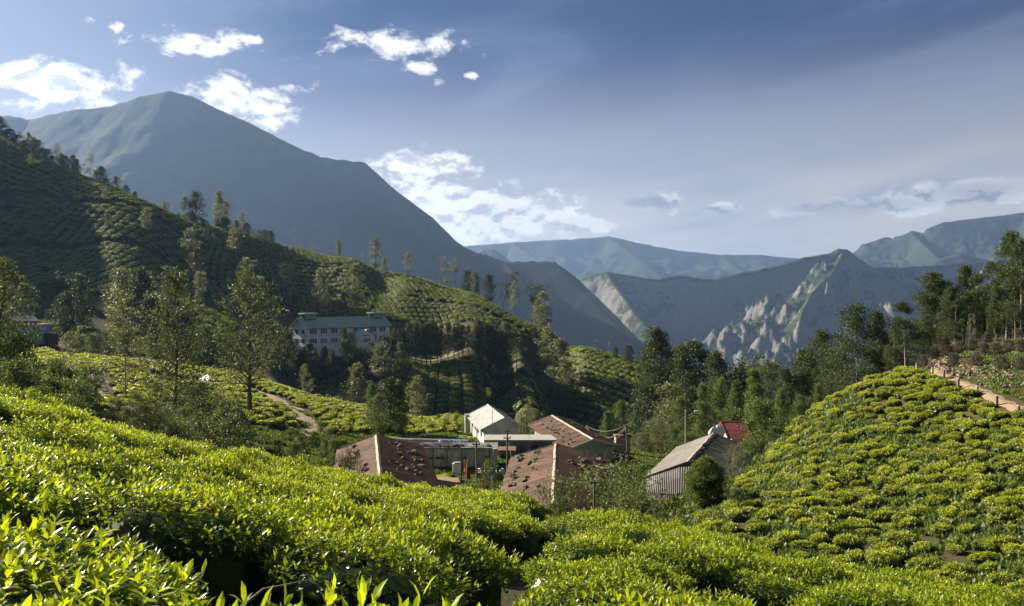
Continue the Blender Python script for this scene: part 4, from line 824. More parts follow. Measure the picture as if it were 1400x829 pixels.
for kn, px, top, y, lab, w_ in (
    ('green_shrub', 820, 640, 50, 'yellow green leafy shrub before the right side of the front shed', 1.0), ('green_shrub', 858, 628, 56, 'tangled green shrub between the front shed and the corrugated shed', 1.0),
    ('green_shrub', 848, 662, 45, 'low sprawling shrub on the crest of the tea', .9), ('green_shrub', 800, 618, 68, 'green bush between the brown roofs and the pole', .8), ('twiggy_shrub', 878, 668, 46, 'twiggy half bare shrub with thin stems before the corrugated shed', .9),
    ('twiggy_shrub', 1002, 606, 60, 'twiggy greyish shrub leaning over the corrugated shed', .8), ('clipped_tree', 965, 625, 50, 'neatly clipped egg shaped dark tree before the corrugated shed', 1.45), ('twiggy_shrub', 985, 650, 52, 'grey flowering twiggy shrub right of the clipped tree', .9),
    ('green_shrub', 668, 628, 66, 'leafy shrub by the clothes pole', .55), ('shrub', 640, 662, 60, 'grassy bush below the rickety pole', 1.0), ('shrub', 672, 666, 58, 'low bush at the foot of the tall pole', 1.0), ('green_shrub', 762, 650, 44, 'broad leafed sapling before the front brown roof', .45),
    ('green_shrub', 478, 612, 58, 'leafy sapling against the left shed', .5), ('green_shrub', 466, 622, 56, 'second sapling at the left end of the left shed', .5), ('shrub', 700, 575, 112, 'bush behind the white house', .8), ('pale_shrub', 715, 568, 116, 'pale bush beside the white house', .5),
    ('shrub', 1015, 618, 66, 'low dark bush right of the corrugated shed', 1.0), ('shrub', 1030, 600, 70, 'leafy bush at the top right of the corrugated shed', .9), ('shrub', 1010, 680, 46, 'low bush at the foot of the tea slope', 1.0),
    ('shrub', 1020, 560, 90, 'green bush behind the red roof', 1.0), ('twiggy_shrub', 722, 556, 120, 'yellowish twiggy tree behind the brown roof', .6)):
    if kn == 'silver_oak': w_ = min(w_ * 1.15, 1.5)
    put_tree(kn, px, top, y, lab, w_=w_)

# ---------------------------------------------------------------- buildings and the village
import bmesh
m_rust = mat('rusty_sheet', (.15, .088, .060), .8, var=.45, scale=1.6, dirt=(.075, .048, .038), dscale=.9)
m_rustdark = mat('rusty_sheet_dark', (.095, .055, .040), .85, var=.45, scale=1.8, dirt=(.08, .05, .04), dscale=.6)  # darker rusty sheet: shade of the right roof slopes put into the colour
m_redsheet = mat('dark_red_sheet', (.13, .045, .040), .7, var=.25, scale=1.2, dirt=(.08, .04, .035))
m_redroof = mat('red_sheet', (.20, .038, .034), .55, var=.15, scale=1.0)
m_asb = mat('grey_sheet', (.20, .185, .168), .9, var=.22, scale=1.4, dirt=(.17, .15, .13), dscale=.7)
m_asbw = mat('pale_sheet', (.47, .46, .44), .8, var=.15, scale=1.0, dirt=(.33, .32, .30), dscale=.6)
m_white = mat('whitewash', (.62, .62, .60), .85, var=.10, scale=.8, dirt=(.42, .41, .38), dscale=.5)
m_palegreen = mat('pale_green_wall', (.34, .38, .34), .85, var=.15, scale=1.0, dirt=(.22, .24, .21))
m_conc = mat('stained_concrete', (.20, .195, .18), .9, var=.3, scale=1.3, dirt=(.085, .085, .08), dscale=.7)
m_slab = mat('pale_concrete', (.42, .40, .36), .9, var=.2, scale=2)
m_board = mat('grey_board', (.50, .46, .39), .9, var=.28, scale=1.5, dirt=(.30, .28, .24), dscale=1.2)
m_ridge = mat('ridge_mortar', (.44, .34, .27), .9, var=.3, scale=3)
m_wood = mat('weathered_wood', (.16, .135, .11), .9, var=.3, scale=4)
m_woodp = mat('pale_pole', (.34, .31, .26), .85, var=.2, scale=3)
m_mossy = mat('mossy_stone', (.17, .145, .085), .95, var=.45, scale=6, dirt=(.05, .05, .025), dscale=4)
m_stone = mat('stone', (.33, .29, .24), .9, var=.35, scale=4)
m_darkin = mat('dark_opening', (.02, .02, .022), .4, var=.1)
m_glass = mat('window_glass', (.035, .05, .065), .15, var=.1, spec=.6)
m_green = mat('green_roof', (.40, .49, .34), .65, var=.15, scale=.5, dirt=(.42, .50, .38), dscale=.35)
m_greend = mat('green_wood', (.045, .13, .10), .7, var=.15)
m_schoolw = mat('school_wall', (.82, .80, .77), .85, var=.06, scale=.4)
m_blue = mat('blue_wall', (.22, .34, .72), .8, var=.06, scale=.5)
m_path = mat('trodden_earth', (.31, .225, .15), .95, var=.22, scale=.9, dirt=(.30, .20, .12), dscale=.5, coords='Object')
m_road = mat('dusty_road', (.22, .18, .14), .95, var=.15, scale=.4)
m_bluepl = mat('blue_plastic', (.30, .38, .55), .5, var=.3, scale=2)
m_orange = mat('orange_cloth', (.80, .22, .03), .8, var=.1); m_red = mat('red_cloth', (.45, .03, .025), .8, var=.2); m_wcloth = mat('white_cloth', (.75, .74, .72), .8, var=.06)
m_black = mat('black_rubber', (.02, .02, .02), .7); m_wire = mat('cable', (.30, .29, .22), .6); m_truck = mat('white_paint', (.70, .72, .76), .35, var=.04, spec=.5); m_rock = mat('bank_stone', (.20, .155, .115), .95, var=.4, scale=3)

def boxm(name, x0, x1, y0, y1, z0, z1, m, bev=.0, parent=None, M=None):
    bm = bmesh.new(); bmesh.ops.create_cube(bm, size=1.0)
    for v in bm.verts: v.co = Vector(((x0 + x1) / 2 + v.co.x * (x1 - x0), (y0 + y1) / 2 + v.co.y * (y1 - y0), (z0 + z1) / 2 + v.co.z * (z1 - z0)))
    if bev: bmesh.ops.bevel(bm, geom=bm.edges[:], offset=bev, segments=1, affect='EDGES')
    me = bpy.data.meshes.new(name); bm.to_mesh(me); bm.free(); me.materials.append(m); o = link(name, me, parent)
    if M is not None: o.matrix_local = M
    return o
def polym(name, verts, faces, m, parent=None):
    me = bpy.data.meshes.new(name); me.from_pydata([tuple(v) for v in verts], [], faces); me.update(); me.materials.append(m); return link(name, me, parent)
def sheet_mesh(name, w_, l_, waves, amp, m, seg=4):
    nx = waves * seg + 1; xs = np.linspace(0, w_, nx); zs = np.sin(np.linspace(0, waves * 2 * math.pi, nx)) * amp
    V = [(xs[i], -yy, zs[i]) for yy in (0, l_) for i in range(nx)]; Q = [(i, i + 1, nx + i + 1, nx + i) for i in range(nx - 1)]
    return np_mesh(name, V, [(a, d_, c_, b_) for a, b_, c_, d_ in Q], m, smooth=True)
STONES = [np_mesh('rock_%d' % i, *lump(.5, .42, .28, .1, 300 + i, 8, 6, .6)[:2], m_mossy) for i in range(4)]
ROCKS = [np_mesh('stone_%d' % i, *lump(.5, .4, .3, .1, 330 + i, 7, 5, .7)[:2], m_rock) for i in range(4)]
def roof_slope(parent, w_, rise, L, sw, rows, m, side, oh=.35, waves=6, amp=.028, gaps=(), name='roof_sheet'):
    """parent's frame: +X along the ridge, +Y = side direction out from it; z=0 at the ridge"""
    sl = math.hypot(w_, rise) + oh; a = math.atan2(rise, w_); n = int(round((L + .6) / sw)); sw = (L + .6) / n; ll = sl / rows + .12
    me = sheet_mesh(name, sw * 1.03, ll, waves, amp, m); g = random.Random(int(L * 10 + w_ * 7 + side))
    for r_ in range(rows):
        for k in range(n):
            if (k, r_) in gaps: continue
            o = link(name, me, parent)
            d = r_ * sl / rows
            M = Matrix.Translation((-.3 + k * sw + g.uniform(-.02, .02), side * math.cos(a) * d, -math.sin(a) * d - .02 * r_ + .006 * (k % 2)))
            if side > 0: Rm = Matrix.Rotation(math.pi, 4, 'Z') @ Matrix.Translation((-sw * 1.03, 0, 0))
            else: Rm = Matrix.Identity(4)
            tilt = Matrix.Rotation(-side * a, 4, 'X') if False else Matrix.Rotation(-a * side, 4, 'X')
            o.matrix_local = M @ tilt @ Rm @ Matrix.Rotation(g.uniform(-.012, .012), 4, 'Z')
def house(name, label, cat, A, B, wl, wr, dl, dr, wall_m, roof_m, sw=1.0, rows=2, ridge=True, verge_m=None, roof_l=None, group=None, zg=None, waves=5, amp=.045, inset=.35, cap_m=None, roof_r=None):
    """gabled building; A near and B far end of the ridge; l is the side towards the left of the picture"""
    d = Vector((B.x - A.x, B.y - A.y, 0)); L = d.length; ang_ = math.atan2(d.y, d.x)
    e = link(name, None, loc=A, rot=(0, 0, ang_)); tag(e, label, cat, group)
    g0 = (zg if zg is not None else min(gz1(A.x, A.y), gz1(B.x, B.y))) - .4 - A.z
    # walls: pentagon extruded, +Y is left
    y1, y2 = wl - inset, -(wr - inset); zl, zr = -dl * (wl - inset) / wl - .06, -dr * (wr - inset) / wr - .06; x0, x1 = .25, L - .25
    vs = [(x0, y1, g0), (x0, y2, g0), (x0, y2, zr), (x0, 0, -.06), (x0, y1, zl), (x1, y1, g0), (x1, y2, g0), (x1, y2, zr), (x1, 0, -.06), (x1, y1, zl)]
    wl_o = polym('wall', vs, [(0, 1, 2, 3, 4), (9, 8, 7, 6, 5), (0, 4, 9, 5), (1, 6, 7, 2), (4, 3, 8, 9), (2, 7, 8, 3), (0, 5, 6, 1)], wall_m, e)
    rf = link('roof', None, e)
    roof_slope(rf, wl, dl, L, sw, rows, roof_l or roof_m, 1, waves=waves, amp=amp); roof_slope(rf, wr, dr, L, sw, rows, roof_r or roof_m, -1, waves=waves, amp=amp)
    if ridge:
        cm = cap_m or m_ridge; n = max(2, int(L / 1.3)); s_ = (L + .5) / n
        cap = polym('ridge_cap', [(0, .17, -.05), (0, 0, .06), (0, -.17, -.05), (s_ * 1.04, .17, -.05), (s_ * 1.04, 0, .075), (s_ * 1.04, -.17, -.05)], [(0, 1, 4, 3), (1, 2, 5, 4), (0, 2, 1), (3, 4, 5)], cm, rf)
        cap.location = (-.25, 0, .04)
        for i in range(1, n): c_ = cap.copy(); COL.objects.link(c_); c_.parent = rf; c_.location = (-.25 + i * s_, random.uniform(-.02, .02), .04 + random.uniform(-.01, .015))
    vm2 = verge_m or m_wood
    for xx in (-.36, L + .30):
        for sd_, w_, dd in ((1, wl, dl), (-1, wr, dr)):
            o = polym('verge_board', [(xx, 0, .10), (xx, sd_ * (w_ + .32), -dd * (w_ + .32) / w_ + .10), (xx, sd_ * (w_ + .32), -dd * (w_ + .32) / w_ - .12), (xx, 0, -.12)] +
                      [(xx + .06, 0, .10), (xx + .06, sd_ * (w_ + .32), -dd * (w_ + .32) / w_ + .10), (xx + .06, sd_ * (w_ + .32), -dd * (w_ + .32) / w_ - .12), (xx + .06, 0, -.12)],
                      [(0, 1, 2, 3), (7, 6, 5, 4), (0, 4, 5, 1), (3, 2, 6, 7), (1, 5, 6, 2), (0, 3, 7, 4)], vm2, rf)
    return e, L, ang_
def roof_point(A, B, w_, dd, side, u, v):
    d = Vector((B.x - A.x, B.y - A.y, 0)); L = d.length; d.normalize(); left = Vector((-d.y, d.x, 0)); return A + d * (u * L) + left * (side * w_ * v) + Vector((0, 0, -dd * v + .02))
def roof_stones(A, B, w_, dd, side, uv, label, grp, smin=.28, smax=.5):
    d = Vector((B.x - A.x, B.y - A.y, 0)).normalized(); left = Vector((-d.y, d.x, 0)) * side
    for u, v in uv:
        p = roof_point(A, B, w_, dd, side, u, v); o = link('roof_stone', random.choice(STONES), loc=p, rot=(random.uniform(-.2, .2), random.uniform(-.2, .2), random.uniform(0, 6)), scale=(random.uniform(smin, smax) * 1.2, random.uniform(smin, smax), random.uniform(smin, smax)))
        tag(o, label, 'stone', grp)
random.seed(5)
def clump(us, vs, n, ju=.03, jv=.05): return [(random.choice(us) + random.uniform(-ju, ju), random.choice(vs) + random.uniform(-jv, jv)) for _ in range(n)]

# front shed
def rp(px, py, z): y = -z * F / (py - 414.5); return Vector((pxd(px, y), y, z))
A1, B1 = rp(757, 688, -12.0), rp(760, 608.5, -12.0)
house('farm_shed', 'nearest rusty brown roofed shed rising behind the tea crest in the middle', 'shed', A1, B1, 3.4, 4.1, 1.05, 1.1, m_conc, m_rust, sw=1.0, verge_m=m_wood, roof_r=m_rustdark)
roof_stones(A1, B1, 3.4, 1.05, 1, clump([.25, .4, .55, .7, .85, .95], [.88], 26, .05, .06) + clump([.62, .75, .9], [.55, .45], 16, .04, .06) + clump([.3, .45], [.3, .6], 5), 'dark mossy stone weighing down the lit half of the nearest brown roof', 'stones on the nearest brown roof, lit half')
roof_stones(A1, B1, 4.1, 1.1, -1, clump([.35, .5, .65, .8, .9], [.52, .6], 26, .05, .06) + clump([.45, .6, .75, .9], [.85], 22, .05, .08) + clump([.7, .85], [.3], 4), 'mossy stone weighing down the shaded half of the nearest brown roof', 'stones on the nearest brown roof, shaded half')
roof_stones(A1, B1, .12, .0, 1, [(.15 + .13 * i, 0) for i in range(7)], 'stone sitting on the ridge of the nearest brown roof', 'stones on the nearest roof ridge', .2, .3)
# left shed
A2, B2 = rp(521, 660, -12.5), rp(514.5, 596.5, -12.5)
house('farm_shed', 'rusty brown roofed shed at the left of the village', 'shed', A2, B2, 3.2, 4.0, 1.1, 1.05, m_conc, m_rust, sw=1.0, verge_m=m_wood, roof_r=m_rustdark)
roof_stones(A2, B2, 3.2, 1.1, 1, clump([.55, .65, .75, .9], [.55, .6], 8, .04, .05) + clump([.3, .4], [.3], 4), 'dark mossy stone on the lit half of the left shed roof', 'stones on the left shed roof, lit half')
roof_stones(A2, B2, 4.0, 1.05, -1, clump([.35, .45, .6, .7, .85, .95], [.5], 13, .04, .05) + clump([.3, .45, .6, .75], [.85, .75], 18, .05, .08) + clump([.3, .4], [.3], 5) + clump([.9], [.3, .45], 3), 'pale topped mossy stone on the shaded half of the left shed roof', 'stones on the left shed roof, shaded half', .3, .55)
# middle shed with the pale gable
A3, B3 = rp(810, 600.5, -14.2), rp(755.5, 569, -14.2)
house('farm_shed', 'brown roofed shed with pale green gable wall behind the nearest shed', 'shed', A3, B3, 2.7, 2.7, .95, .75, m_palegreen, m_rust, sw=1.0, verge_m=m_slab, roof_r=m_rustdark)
roof_stones(A3, B3, 2.7, .95, 1, clump([.2, .3, .45, .55, .7], [.6, .45, .75], 15, .05, .1) + clump([.85], [.3, .7], 3) + clump([.1, .2], [.85, .6], 6), 'small dark stone on the lit half of the pale gabled shed roof', 'stones on the pale gabled shed, lit half', .25, .4)
roof_stones(A3, B3, 2.7, .75, -1, clump([.2, .35, .5, .65, .8], [.85, .6], 14, .05, .1), 'stone along the far eave of the pale gabled shed roof', 'stones on the pale gabled shed, far half', .25, .45)
# white house
A4, B4 = rp(689, 571.5, -13.6), rp(667, 554, -13.6)
e4, L4, an4 = house('white_house', 'small whitewashed house with pale grey sheet roof', 'house', A4, B4, 2.55, 2.0, 1.2, 1.0, m_white, m_asbw, sw=1.1, verge_m=m_slab, cap_m=m_asbw, inset=.2, waves=6, amp=.02)
for xx in (2.2, 4.6, 7.4, 9.6):
    w0 = boxm('window', xx - .45, xx + .45, 2.36, 2.42, -2.5, -1.6, m_slab, .01, e4); boxm('pane', xx - .36, xx + .36, 2.40, 2.435, -2.42, -1.68, m_glass, 0, w0)
boxm('door', 5.6, 6.4, 2.36, 2.41, -3.5, -1.6, m_wood, .01, e4); boxm('eaves_beam', .19, .245, -1.5, 1.9, -2.9, -2.7, m_conc, 0, e4); boxm('chimney', 10.9, 11.5, 2.7, 3.2, -3.6, -1.0, m_slab, .02, e4)
# flat roofed concrete block before it
def yawbox(name, label, cat, px0, px1, y, zt, zb, depth, m, topm, kindl=None):
    x0, x1 = pxd(px0, y), pxd(px1, y); e = link(name, None, loc=((x0 + x1) / 2, y, zb)); tag(e, label, cat); h = zt - zb
    boxm('wall', -(x1 - x0) / 2, (x1 - x0) / 2, 0, depth, 0, h, m, .02, e); boxm('roof_slab', -(x1 - x0) / 2 - .12, (x1 - x0) / 2 + .12, -.12, depth + .1, h + .002, h + .16, topm, .02, e); return e, x1 - x0, h
eb, wb, hb_ = yawbox('concrete_block', 'low flat roofed stained concrete building before the white house', 'building', 663, 760, 88.5, -15.2, -17.6, 3.4, m_conc, m_slab)
boxm('pipe', -3.6, -3.45, -.14, -.01, .4, 2.4, m_slab, 0, eb); d0 = boxm('door', 1.2, 2.0, -.05, -.004, .1, 2.0, m_darkin, 0, eb)
eb2, _, _ = yawbox('store_room', 'little store with a rusty awning beside the concrete building', 'building', 682, 704, 85.0, -15.7, -17.2, 2.2, m_conc, m_rust)
boxm('doorway', -.6, .6, -.04, -.004, .05, 1.25, m_darkin, 0, eb2)
# long board wall of the low shed, plank by plank
fy_ = 80.0; fx0, fx1 = pxd(573, fy_), pxd(679, fy_); ft = -14.45; fb = gz1((fx0 + fx1) / 2, fy_) - .1
ef = link('board_shed', None, loc=(fx0, fy_, fb)); tag(ef, 'long low shed faced with weathered grey boards beside the earth yard', 'shed')
np_ = 22; pw_ = (fx1 - fx0) / np_; H_ = ft - fb
boxm('back_wall', .02, fx1 - fx0 - .02, .08, 2.6, 0, H_ - .12, m_conc, 0, ef)
for i in range(np_):
    o = boxm('board', i * pw_ + .008, (i + 1) * pw_ - .008 - random.uniform(0, .02), -.02 + random.uniform(-.012, .012), .05, .05 + random.uniform(0, .12), H_ - random.uniform(.02, .10), m_board if i != 5 else m_white, .004, ef)
for i in range(0, np_ + 1, 4): boxm('post', i * pw_ - .05, i * pw_ + .05, -.13, -.035, 0, H_ + .02, m_wood, .01, ef)
rfs = boxm('roof', -.2, fx1 - fx0 + .1, -.35, 2.8, H_ + .03, H_ + .10, m_conc, .01, ef)
for i in range(9):
    o = link('roof_stone', random.choice(STONES), loc=(fx0 + random.uniform(.3, fx1 - fx0 - .3), fy_ - .1 + random.uniform(0, .6), ft + .14), scale=random.uniform(.3, .5)); tag(o, 'stone or bundle on the edge of the grey board shed', 'stone', 'stones on the board shed')
tag(boxm('gate_pillar', pxd(677, 79.6) - .22, pxd(677, 79.6) + .22, 79.2, 79.6, fb, ft + .1, m_slab, .03), 'pale concrete pillar at the right end of the board shed', 'pillar')
for i, xx in enumerate((.14, .25, .31, .60, .88)):
    o = link('wall_pot', STONES[i % 4], loc=(fx0 + (fx1 - fx0) * xx, fy_ - .25, fb + H_ * (.55 if i < 4 else .6)), scale=(.5, .3, .35)); tag(o, 'dark bundle of dried leaves hung on the grey board wall', 'bundle', 'bundles hung on the board wall')
# dark red roof behind
A5, B5 = Vector((pxd(548, 91), 91.5, -15.35)), Vector((pxd(637, 91), 90.5, -15.45))
house('red_roof_shed', 'long low shed with dark red sheet roof behind the grey boards', 'shed', B5, A5, 4.2, 2.2, 1.1, .6, m_conc, m_redsheet, sw=1.0, cap_m=m_bluepl)
for i in range(16):
    u = random.uniform(0, .45); v = random.uniform(.05, .8); p = B5.lerp(A5, u) + Vector((0, -v * 4.2, -1.1 * v + .15))
    s_ = random.uniform(.35, .8); g = np.random.default_rng(i); vv, qq, _ = lump(.6, .35, .16, 0, 400 + i, 9, 5, .9)
    o = link('plastic_scrap', np_mesh('scrap', vv, qq, m_bluepl if i % 3 else m_wcloth), loc=p, rot=(.2, .1, random.uniform(0, 3)), scale=s_); tag(o, 'crumpled pale blue plastic scrap on the dark red roof', 'scrap', 'plastic scraps on the dark red roof')
hose = [B5 + Vector((-2.2 + math.cos(t_) * .9, -2.2 + math.sin(t_) * 1.6, -.35 - .26 * math.sin(t_) + .12)) for t_ in np.linspace(0, 5.2, 14)]
hv_, hq_, _ = tube(hose, [.12] * 14, 6); tag(link('hose_coil', np_mesh('hose_coil', hv_, hq_, m_bluepl)), 'looped pale blue pipe lying on the dark red roof', 'pipe')

# corrugated shed on the right
A6, B6 = rp(941, 631.5, -12.0), rp(975.5, 593.5, -12.0)
e6, L6, an6 = house('corrugated_shed', 'grey corrugated shed with striped hipped end beside the tea slope', 'shed', A6, B6, 3.0, 4.1, 1.3, 1.55, m_palegreen, m_asb, sw=1.0, verge_m=m_wood, waves=7, amp=.04, roof_r=mat('shaded_grey_sheet', (.12, .115, .10), .95, var=.3, scale=1.2, dirt=(.06, .06, .045)))  # right slope gets a darker grey: its shade is put into the colour
d6 = Vector((B6.x - A6.x, B6.y - A6.y, 0)).normalized(); l6 = Vector((-d6.y, d6.x, 0))
Lc = A6 + l6 * 3.2 + Vector((0, 0, -1.42)); Rc = A6 - l6 * 4.2 + Vector((0, 0, -1.62)); A6b = A6 + Vector((0, 0, -.06)) - d6 * .33
BL = wp(886, 682, 58.2); BR = wp(1000, 692, 55.3)
tops = []; bots = []; ns = 8
for i in range(ns + 1):
    f = i / ns; b_ = BL.lerp(BR, f); f2 = f * 1.0
    tp_ = (Lc.lerp(A6b, f2 / .46) if f2 < .46 else A6b.lerp(Rc, (f2 - .46) / .54)) - d6 * .36 + Vector((0, 0, -.05)); tops.append(tp_); bots.append(b_)
sk = link('hip_roof', None, e6); inv = e6.matrix_basis.inverted()
for i in range(ns):
    V = []; nx = 5 * 4 + 1; nrm = (tops[i + 1] - tops[i]).cross(bots[i] - tops[i]).normalized(); nrm = nrm if nrm.z > 0 else -nrm
    for r_ in range(2):
        for k in range(nx):
            f = k / (nx - 1); pt = (tops[i].lerp(tops[i + 1], f) if r_ == 0 else bots[i].lerp(bots[i + 1], f)) + nrm * (math.sin(f * 10 * math.pi) * .045 + .01 * (i % 2)); V.append(tuple(inv @ pt))
    me = np_mesh('roof_sheet', V, [(k, k + 1, nx + k + 1, nx + k) for k in range(nx - 1)], m_asb, smooth=True); link('roof_sheet', me, sk)
wbl, wbr = BL + Vector((.3, .35, 0)), BR + Vector((-.5, .4, 0)); zb_ = gz1(BL.x, BL.y) - 1.2
polym('end_wall', [inv @ p for p in (Vector((wbl.x, wbl.y, zb_)), Vector((wbr.x, wbr.y, zb_)), wbr + Vector((0, 0, .05)), wbl + Vector((0, 0, .05)), Vector((wbl.x + .1, wbl.y + .2, zb_)), Vector((wbr.x + .1, wbr.y + .2, zb_)), wbr + Vector((.1, .2, .05)), wbl + Vector((.1, .2, .05)))],
      [(0, 1, 2, 3), (7, 6, 5, 4), (0, 4, 5, 1), (3, 2, 6, 7)], m_palegreen, e6)
roof_stones(A6, B6, .3, .1, -1, [(.03 + .085 * i + random.uniform(-.02, .02), random.uniform(0, 1)) for i in range(12)], 'lump of mortar and moss along the ridge of the corrugated shed', 'lumps on the corrugated shed ridge', .22, .42)
# red roof behind it
xr0, xr1 = pxd(993, 86), pxd(1016, 86)
house('red_roof_hut', 'hut with bright red sheet roof behind the corrugated shed', 'hut', Vector((xr1, 87.0, -12.85)), Vector((xr0, 87.0, -12.85)), 2.6, 2.0, 1.15, .9, m_white, m_redroof, sw=.85, waves=5, cap_m=m_redroof, verge_m=m_redroof)
vv, qq, _ = lump(1.0, .8, .75, .3, 77, 12, 8, .4); tag(link('white_tarp', np_mesh('white_tarp', vv, qq, m_wcloth), loc=(pxd(980, 84), 84, -14.0), scale=(.75, .8, 1.1)), 'crumpled white tarpaulin heaped left of the bright red roof', 'tarpaulin')

# small things of the yard
tk = link('water_tank', None, loc=(pxd(625, 77), 77, gz1(pxd(625, 77), 77))); tag(tk, 'white box shaped water tank standing in the yard', 'tank')
boxm('body', -.42, .42, -.35, .35, .12, 1.15, m_wcloth, .04, tk); boxm('lid', -.3, .3, -.25, .25, 1.15, 1.24, m_slab, .02, tk)
for sx_, sy_ in ((-.32, -.28), (.32, -.28), (-.32, .28), (.32, .28)): boxm('foot', sx_ - .05, sx_ + .05, sy_ - .05, sy_ + .05, -.1, .12, m_wood, 0, tk)
def cloth(name, label, px, y, zt, w_, h_, m):
    g = []; nx = 7
    for j in range(6):
        for i in range(nx): f = i / (nx - 1); g.append(((f - .5) * w_, .06 * math.sin(f * 9 + j * .4) * (.4 + j * .15), -h_ * j / 5 + .02 * math.sin(f * 5)))
    me = np_mesh(name, g, [(j * nx + i, j * nx + i + 1, (j + 1) * nx + i + 1, (j + 1) * nx + i) for j in range(5) for i in range(nx - 1)], m, smooth=True)
    so = link(name, me, loc=(pxd(px, y), y, zt), rot=(0, 0, .3)); md = so.modifiers.new('thick', 'SOLIDIFY'); md.thickness = .02; tag(so, label, 'cloth')
def zrow(py, y): return (414.5 - py) / F * y
cloth('hanging_cloth', 'narrow orange cloth hanging from the rickety pole', 636.2, 68, zrow(629, 68), .18, 1.1, m_orange)
cloth('hanging_cloth', 'dark red garment hanging by the leafy shrub', 640.5, 66, zrow(644, 66), .3, .65, m_red)
cloth('hanging_cloth', 'red cloth tied to the short post near the tea crest', 666, 58.5, zrow(664, 58.5), .26, .75, m_red)
def pole(label, px, top, y, r_=.09, arms=(), lean=0.0, m=m_wood, name='utility_pole', cat='pole', base=None, lamp=False):
    g = on(px, y); H = zrow(top, y) - g.z; e = link(name, None, loc=g); tag(e, label, cat)
    v, q_, _ = tube([(0, 0, -.5), (lean * .5, 0, H * .5), (lean, 0, H)], [r_ * 1.15, r_, r_ * .8], 8); link('shaft', np_mesh('shaft', v, q_, m), e)
    for (dz, w_) in arms:
        a = boxm('cross_arm', lean - w_ / 2, lean + w_ / 2, -r_ - .06, -r_ + .01, H - dz - .05, H - dz + .05, m, .01, e)
        for sx_ in (-.42, .42): v, q_, _ = tube([(lean + sx_ * w_, -r_, H - dz + .05), (lean + sx_ * w_, -r_, H - dz + .2)], [.04, .03], 6); link('insulator', np_mesh('insulator', v, q_, m_slab), a)
    if lamp:
        v, q_, _ = tube([(lean, 0, H - .9), (lean + .6, -.1, H - .55), (lean + 1.1, -.2, H - .2)], [.04, .035, .03], 6); a = link('lamp_arm', np_mesh('lamp_arm', v, q_, m_slab), e); boxm('lamp_head', lean + 1.0, lean + 1.5, -.3, -.12, H - .25, H - .1, m_wcloth, .02, a)
    return Vector((g.x + lean, g.y, g.z + H))
p1 = pole('tall thin pole with cross arm in front of the white house corner', 653, 603, 62, .085, ((.25, .6),), lean=-.1)
p2 = pole('pole with forked top and stay at the left of the nearest roof', 693.5, 587, 74, .09, ((.2, .5), (.8, .7)))
p3 = pole('wooden pole carrying the wires right of the brown roofs', 859, 581, 86, .10, ((.1, .5),), lean=-.25)
p4 = pole('lamp pole against the feathery trees', 937.5, 560, 96, .11, m=m_woodp, lamp=True, name='lamp_pole')
p5 = pole('short cross armed pole among the green shrubs', 849, 621, 60, .10, ((.25, 1.1),))
p6 = pole('stubby post with a box top before the nearest roof', 812.5, 656, 47.5, .08, ((.15, .5),), name='stub_post')
p7 = pole('thin aerial mast in front of the white gable', 673, 554, 92, .035, name='aerial_mast', cat='mast')
p8 = pole('thin pole behind the brown roofs', 719.5, 562, 112, .07); p9 = pole('crooked pale branch used as a clothes post', 634, 628, 67.5, .05, m=m_woodp, name='clothes_post', lean=.35)
p10 = pole('short reddish post near the tea crest', 664.5, 655, 58.6, .07, name='short_post', lean=-.25, m=m_red); p11 = pole('forked pale stick beside the red cloth', 669, 652, 58.4, .04, name='stick', lean=.2, m=m_woodp)
p12 = pole('dark gate post in the yard', 630.5, 630, 73, .07, name='gate_post'); 
pc = [p2 + Vector((.1, 0, -.9)), Vector((pxd(705, 72), 72, gz1(pxd(705, 72), 72) + .6))]
def wire(a, b_, sag, label, r_=.022, name='cable'):
    pts = [a.lerp(b_, t_) + Vector((0, 0, -sag * 4 * t_ * (1 - t_))) for t_ in np.linspace(0, 1, 18)]; v, q_, _ = tube(pts, [r_] * 18, 5); tag(link(name, np_mesh(name, v, q_, m_wire)), label, 'cable', None)
wire(pc[0], pc[1], .0, 'slanting stay wire of the forked pole', .03, 'stay_wire')
hook = roof_point(A3, B3, 2.7, .75, -1, .62, .9)
wire(p3, hook + Vector((0, 0, .4)), .7, 'top cable between wooden pole and pale gabled shed'); wire(p3 + Vector((0, 0, -.15)), hook + Vector((0, 0, .25)), 1.3, 'second sagging cable between wooden pole and pale gabled shed')
wire(p3 + Vector((0, 0, -.3)), hook + Vector((0, 0, .1)), 1.8, 'lowest sagging cable between wooden pole and pale gabled shed'); wire(p3 + Vector((0, 0, -.2)), roof_point(A3, B3, 2.7, .75, -1, .2, .9) + Vector((0, 0, .3)), .5, 'cable running down from the wooden pole to the shed eave')
wire(p3, p4 + Vector((0, 0, -.4)), .5, 'upper cable between wooden pole and lamp pole'); wire(p3 + Vector((0, 0, -.2)), p4 + Vector((0, 0, -.7)), 1.1, 'lower cable between wooden pole and lamp pole'); wire(p3 + Vector((0, 0, -.3)), p4 + Vector((0, 0, -1.0)), .6, 'middle cable between wooden pole and lamp pole')
wire(p5 + Vector((0, 0, -.5)), roof_point(A1, B1, 4.1, 1.1, -1, .7, .75) + Vector((0, 0, .3)), .35, 'thick cable from the short pole over the nearest roof', .035)
wire(p1 + Vector((0, 0, -.3)), Vector((fx0 + 4.0, fy_, ft + .2)), .15, 'cable from the thin pole to the board shed'); wire(p8, p7 + Vector((0, 0, -.6)), .4, 'cable behind the white house', .018)
wire(p4 + Vector((0, 0, -.3)), Vector((pxd(1060, 110), 110, -9)), .8, 'cable leaving the lamp pole to the right', .02)
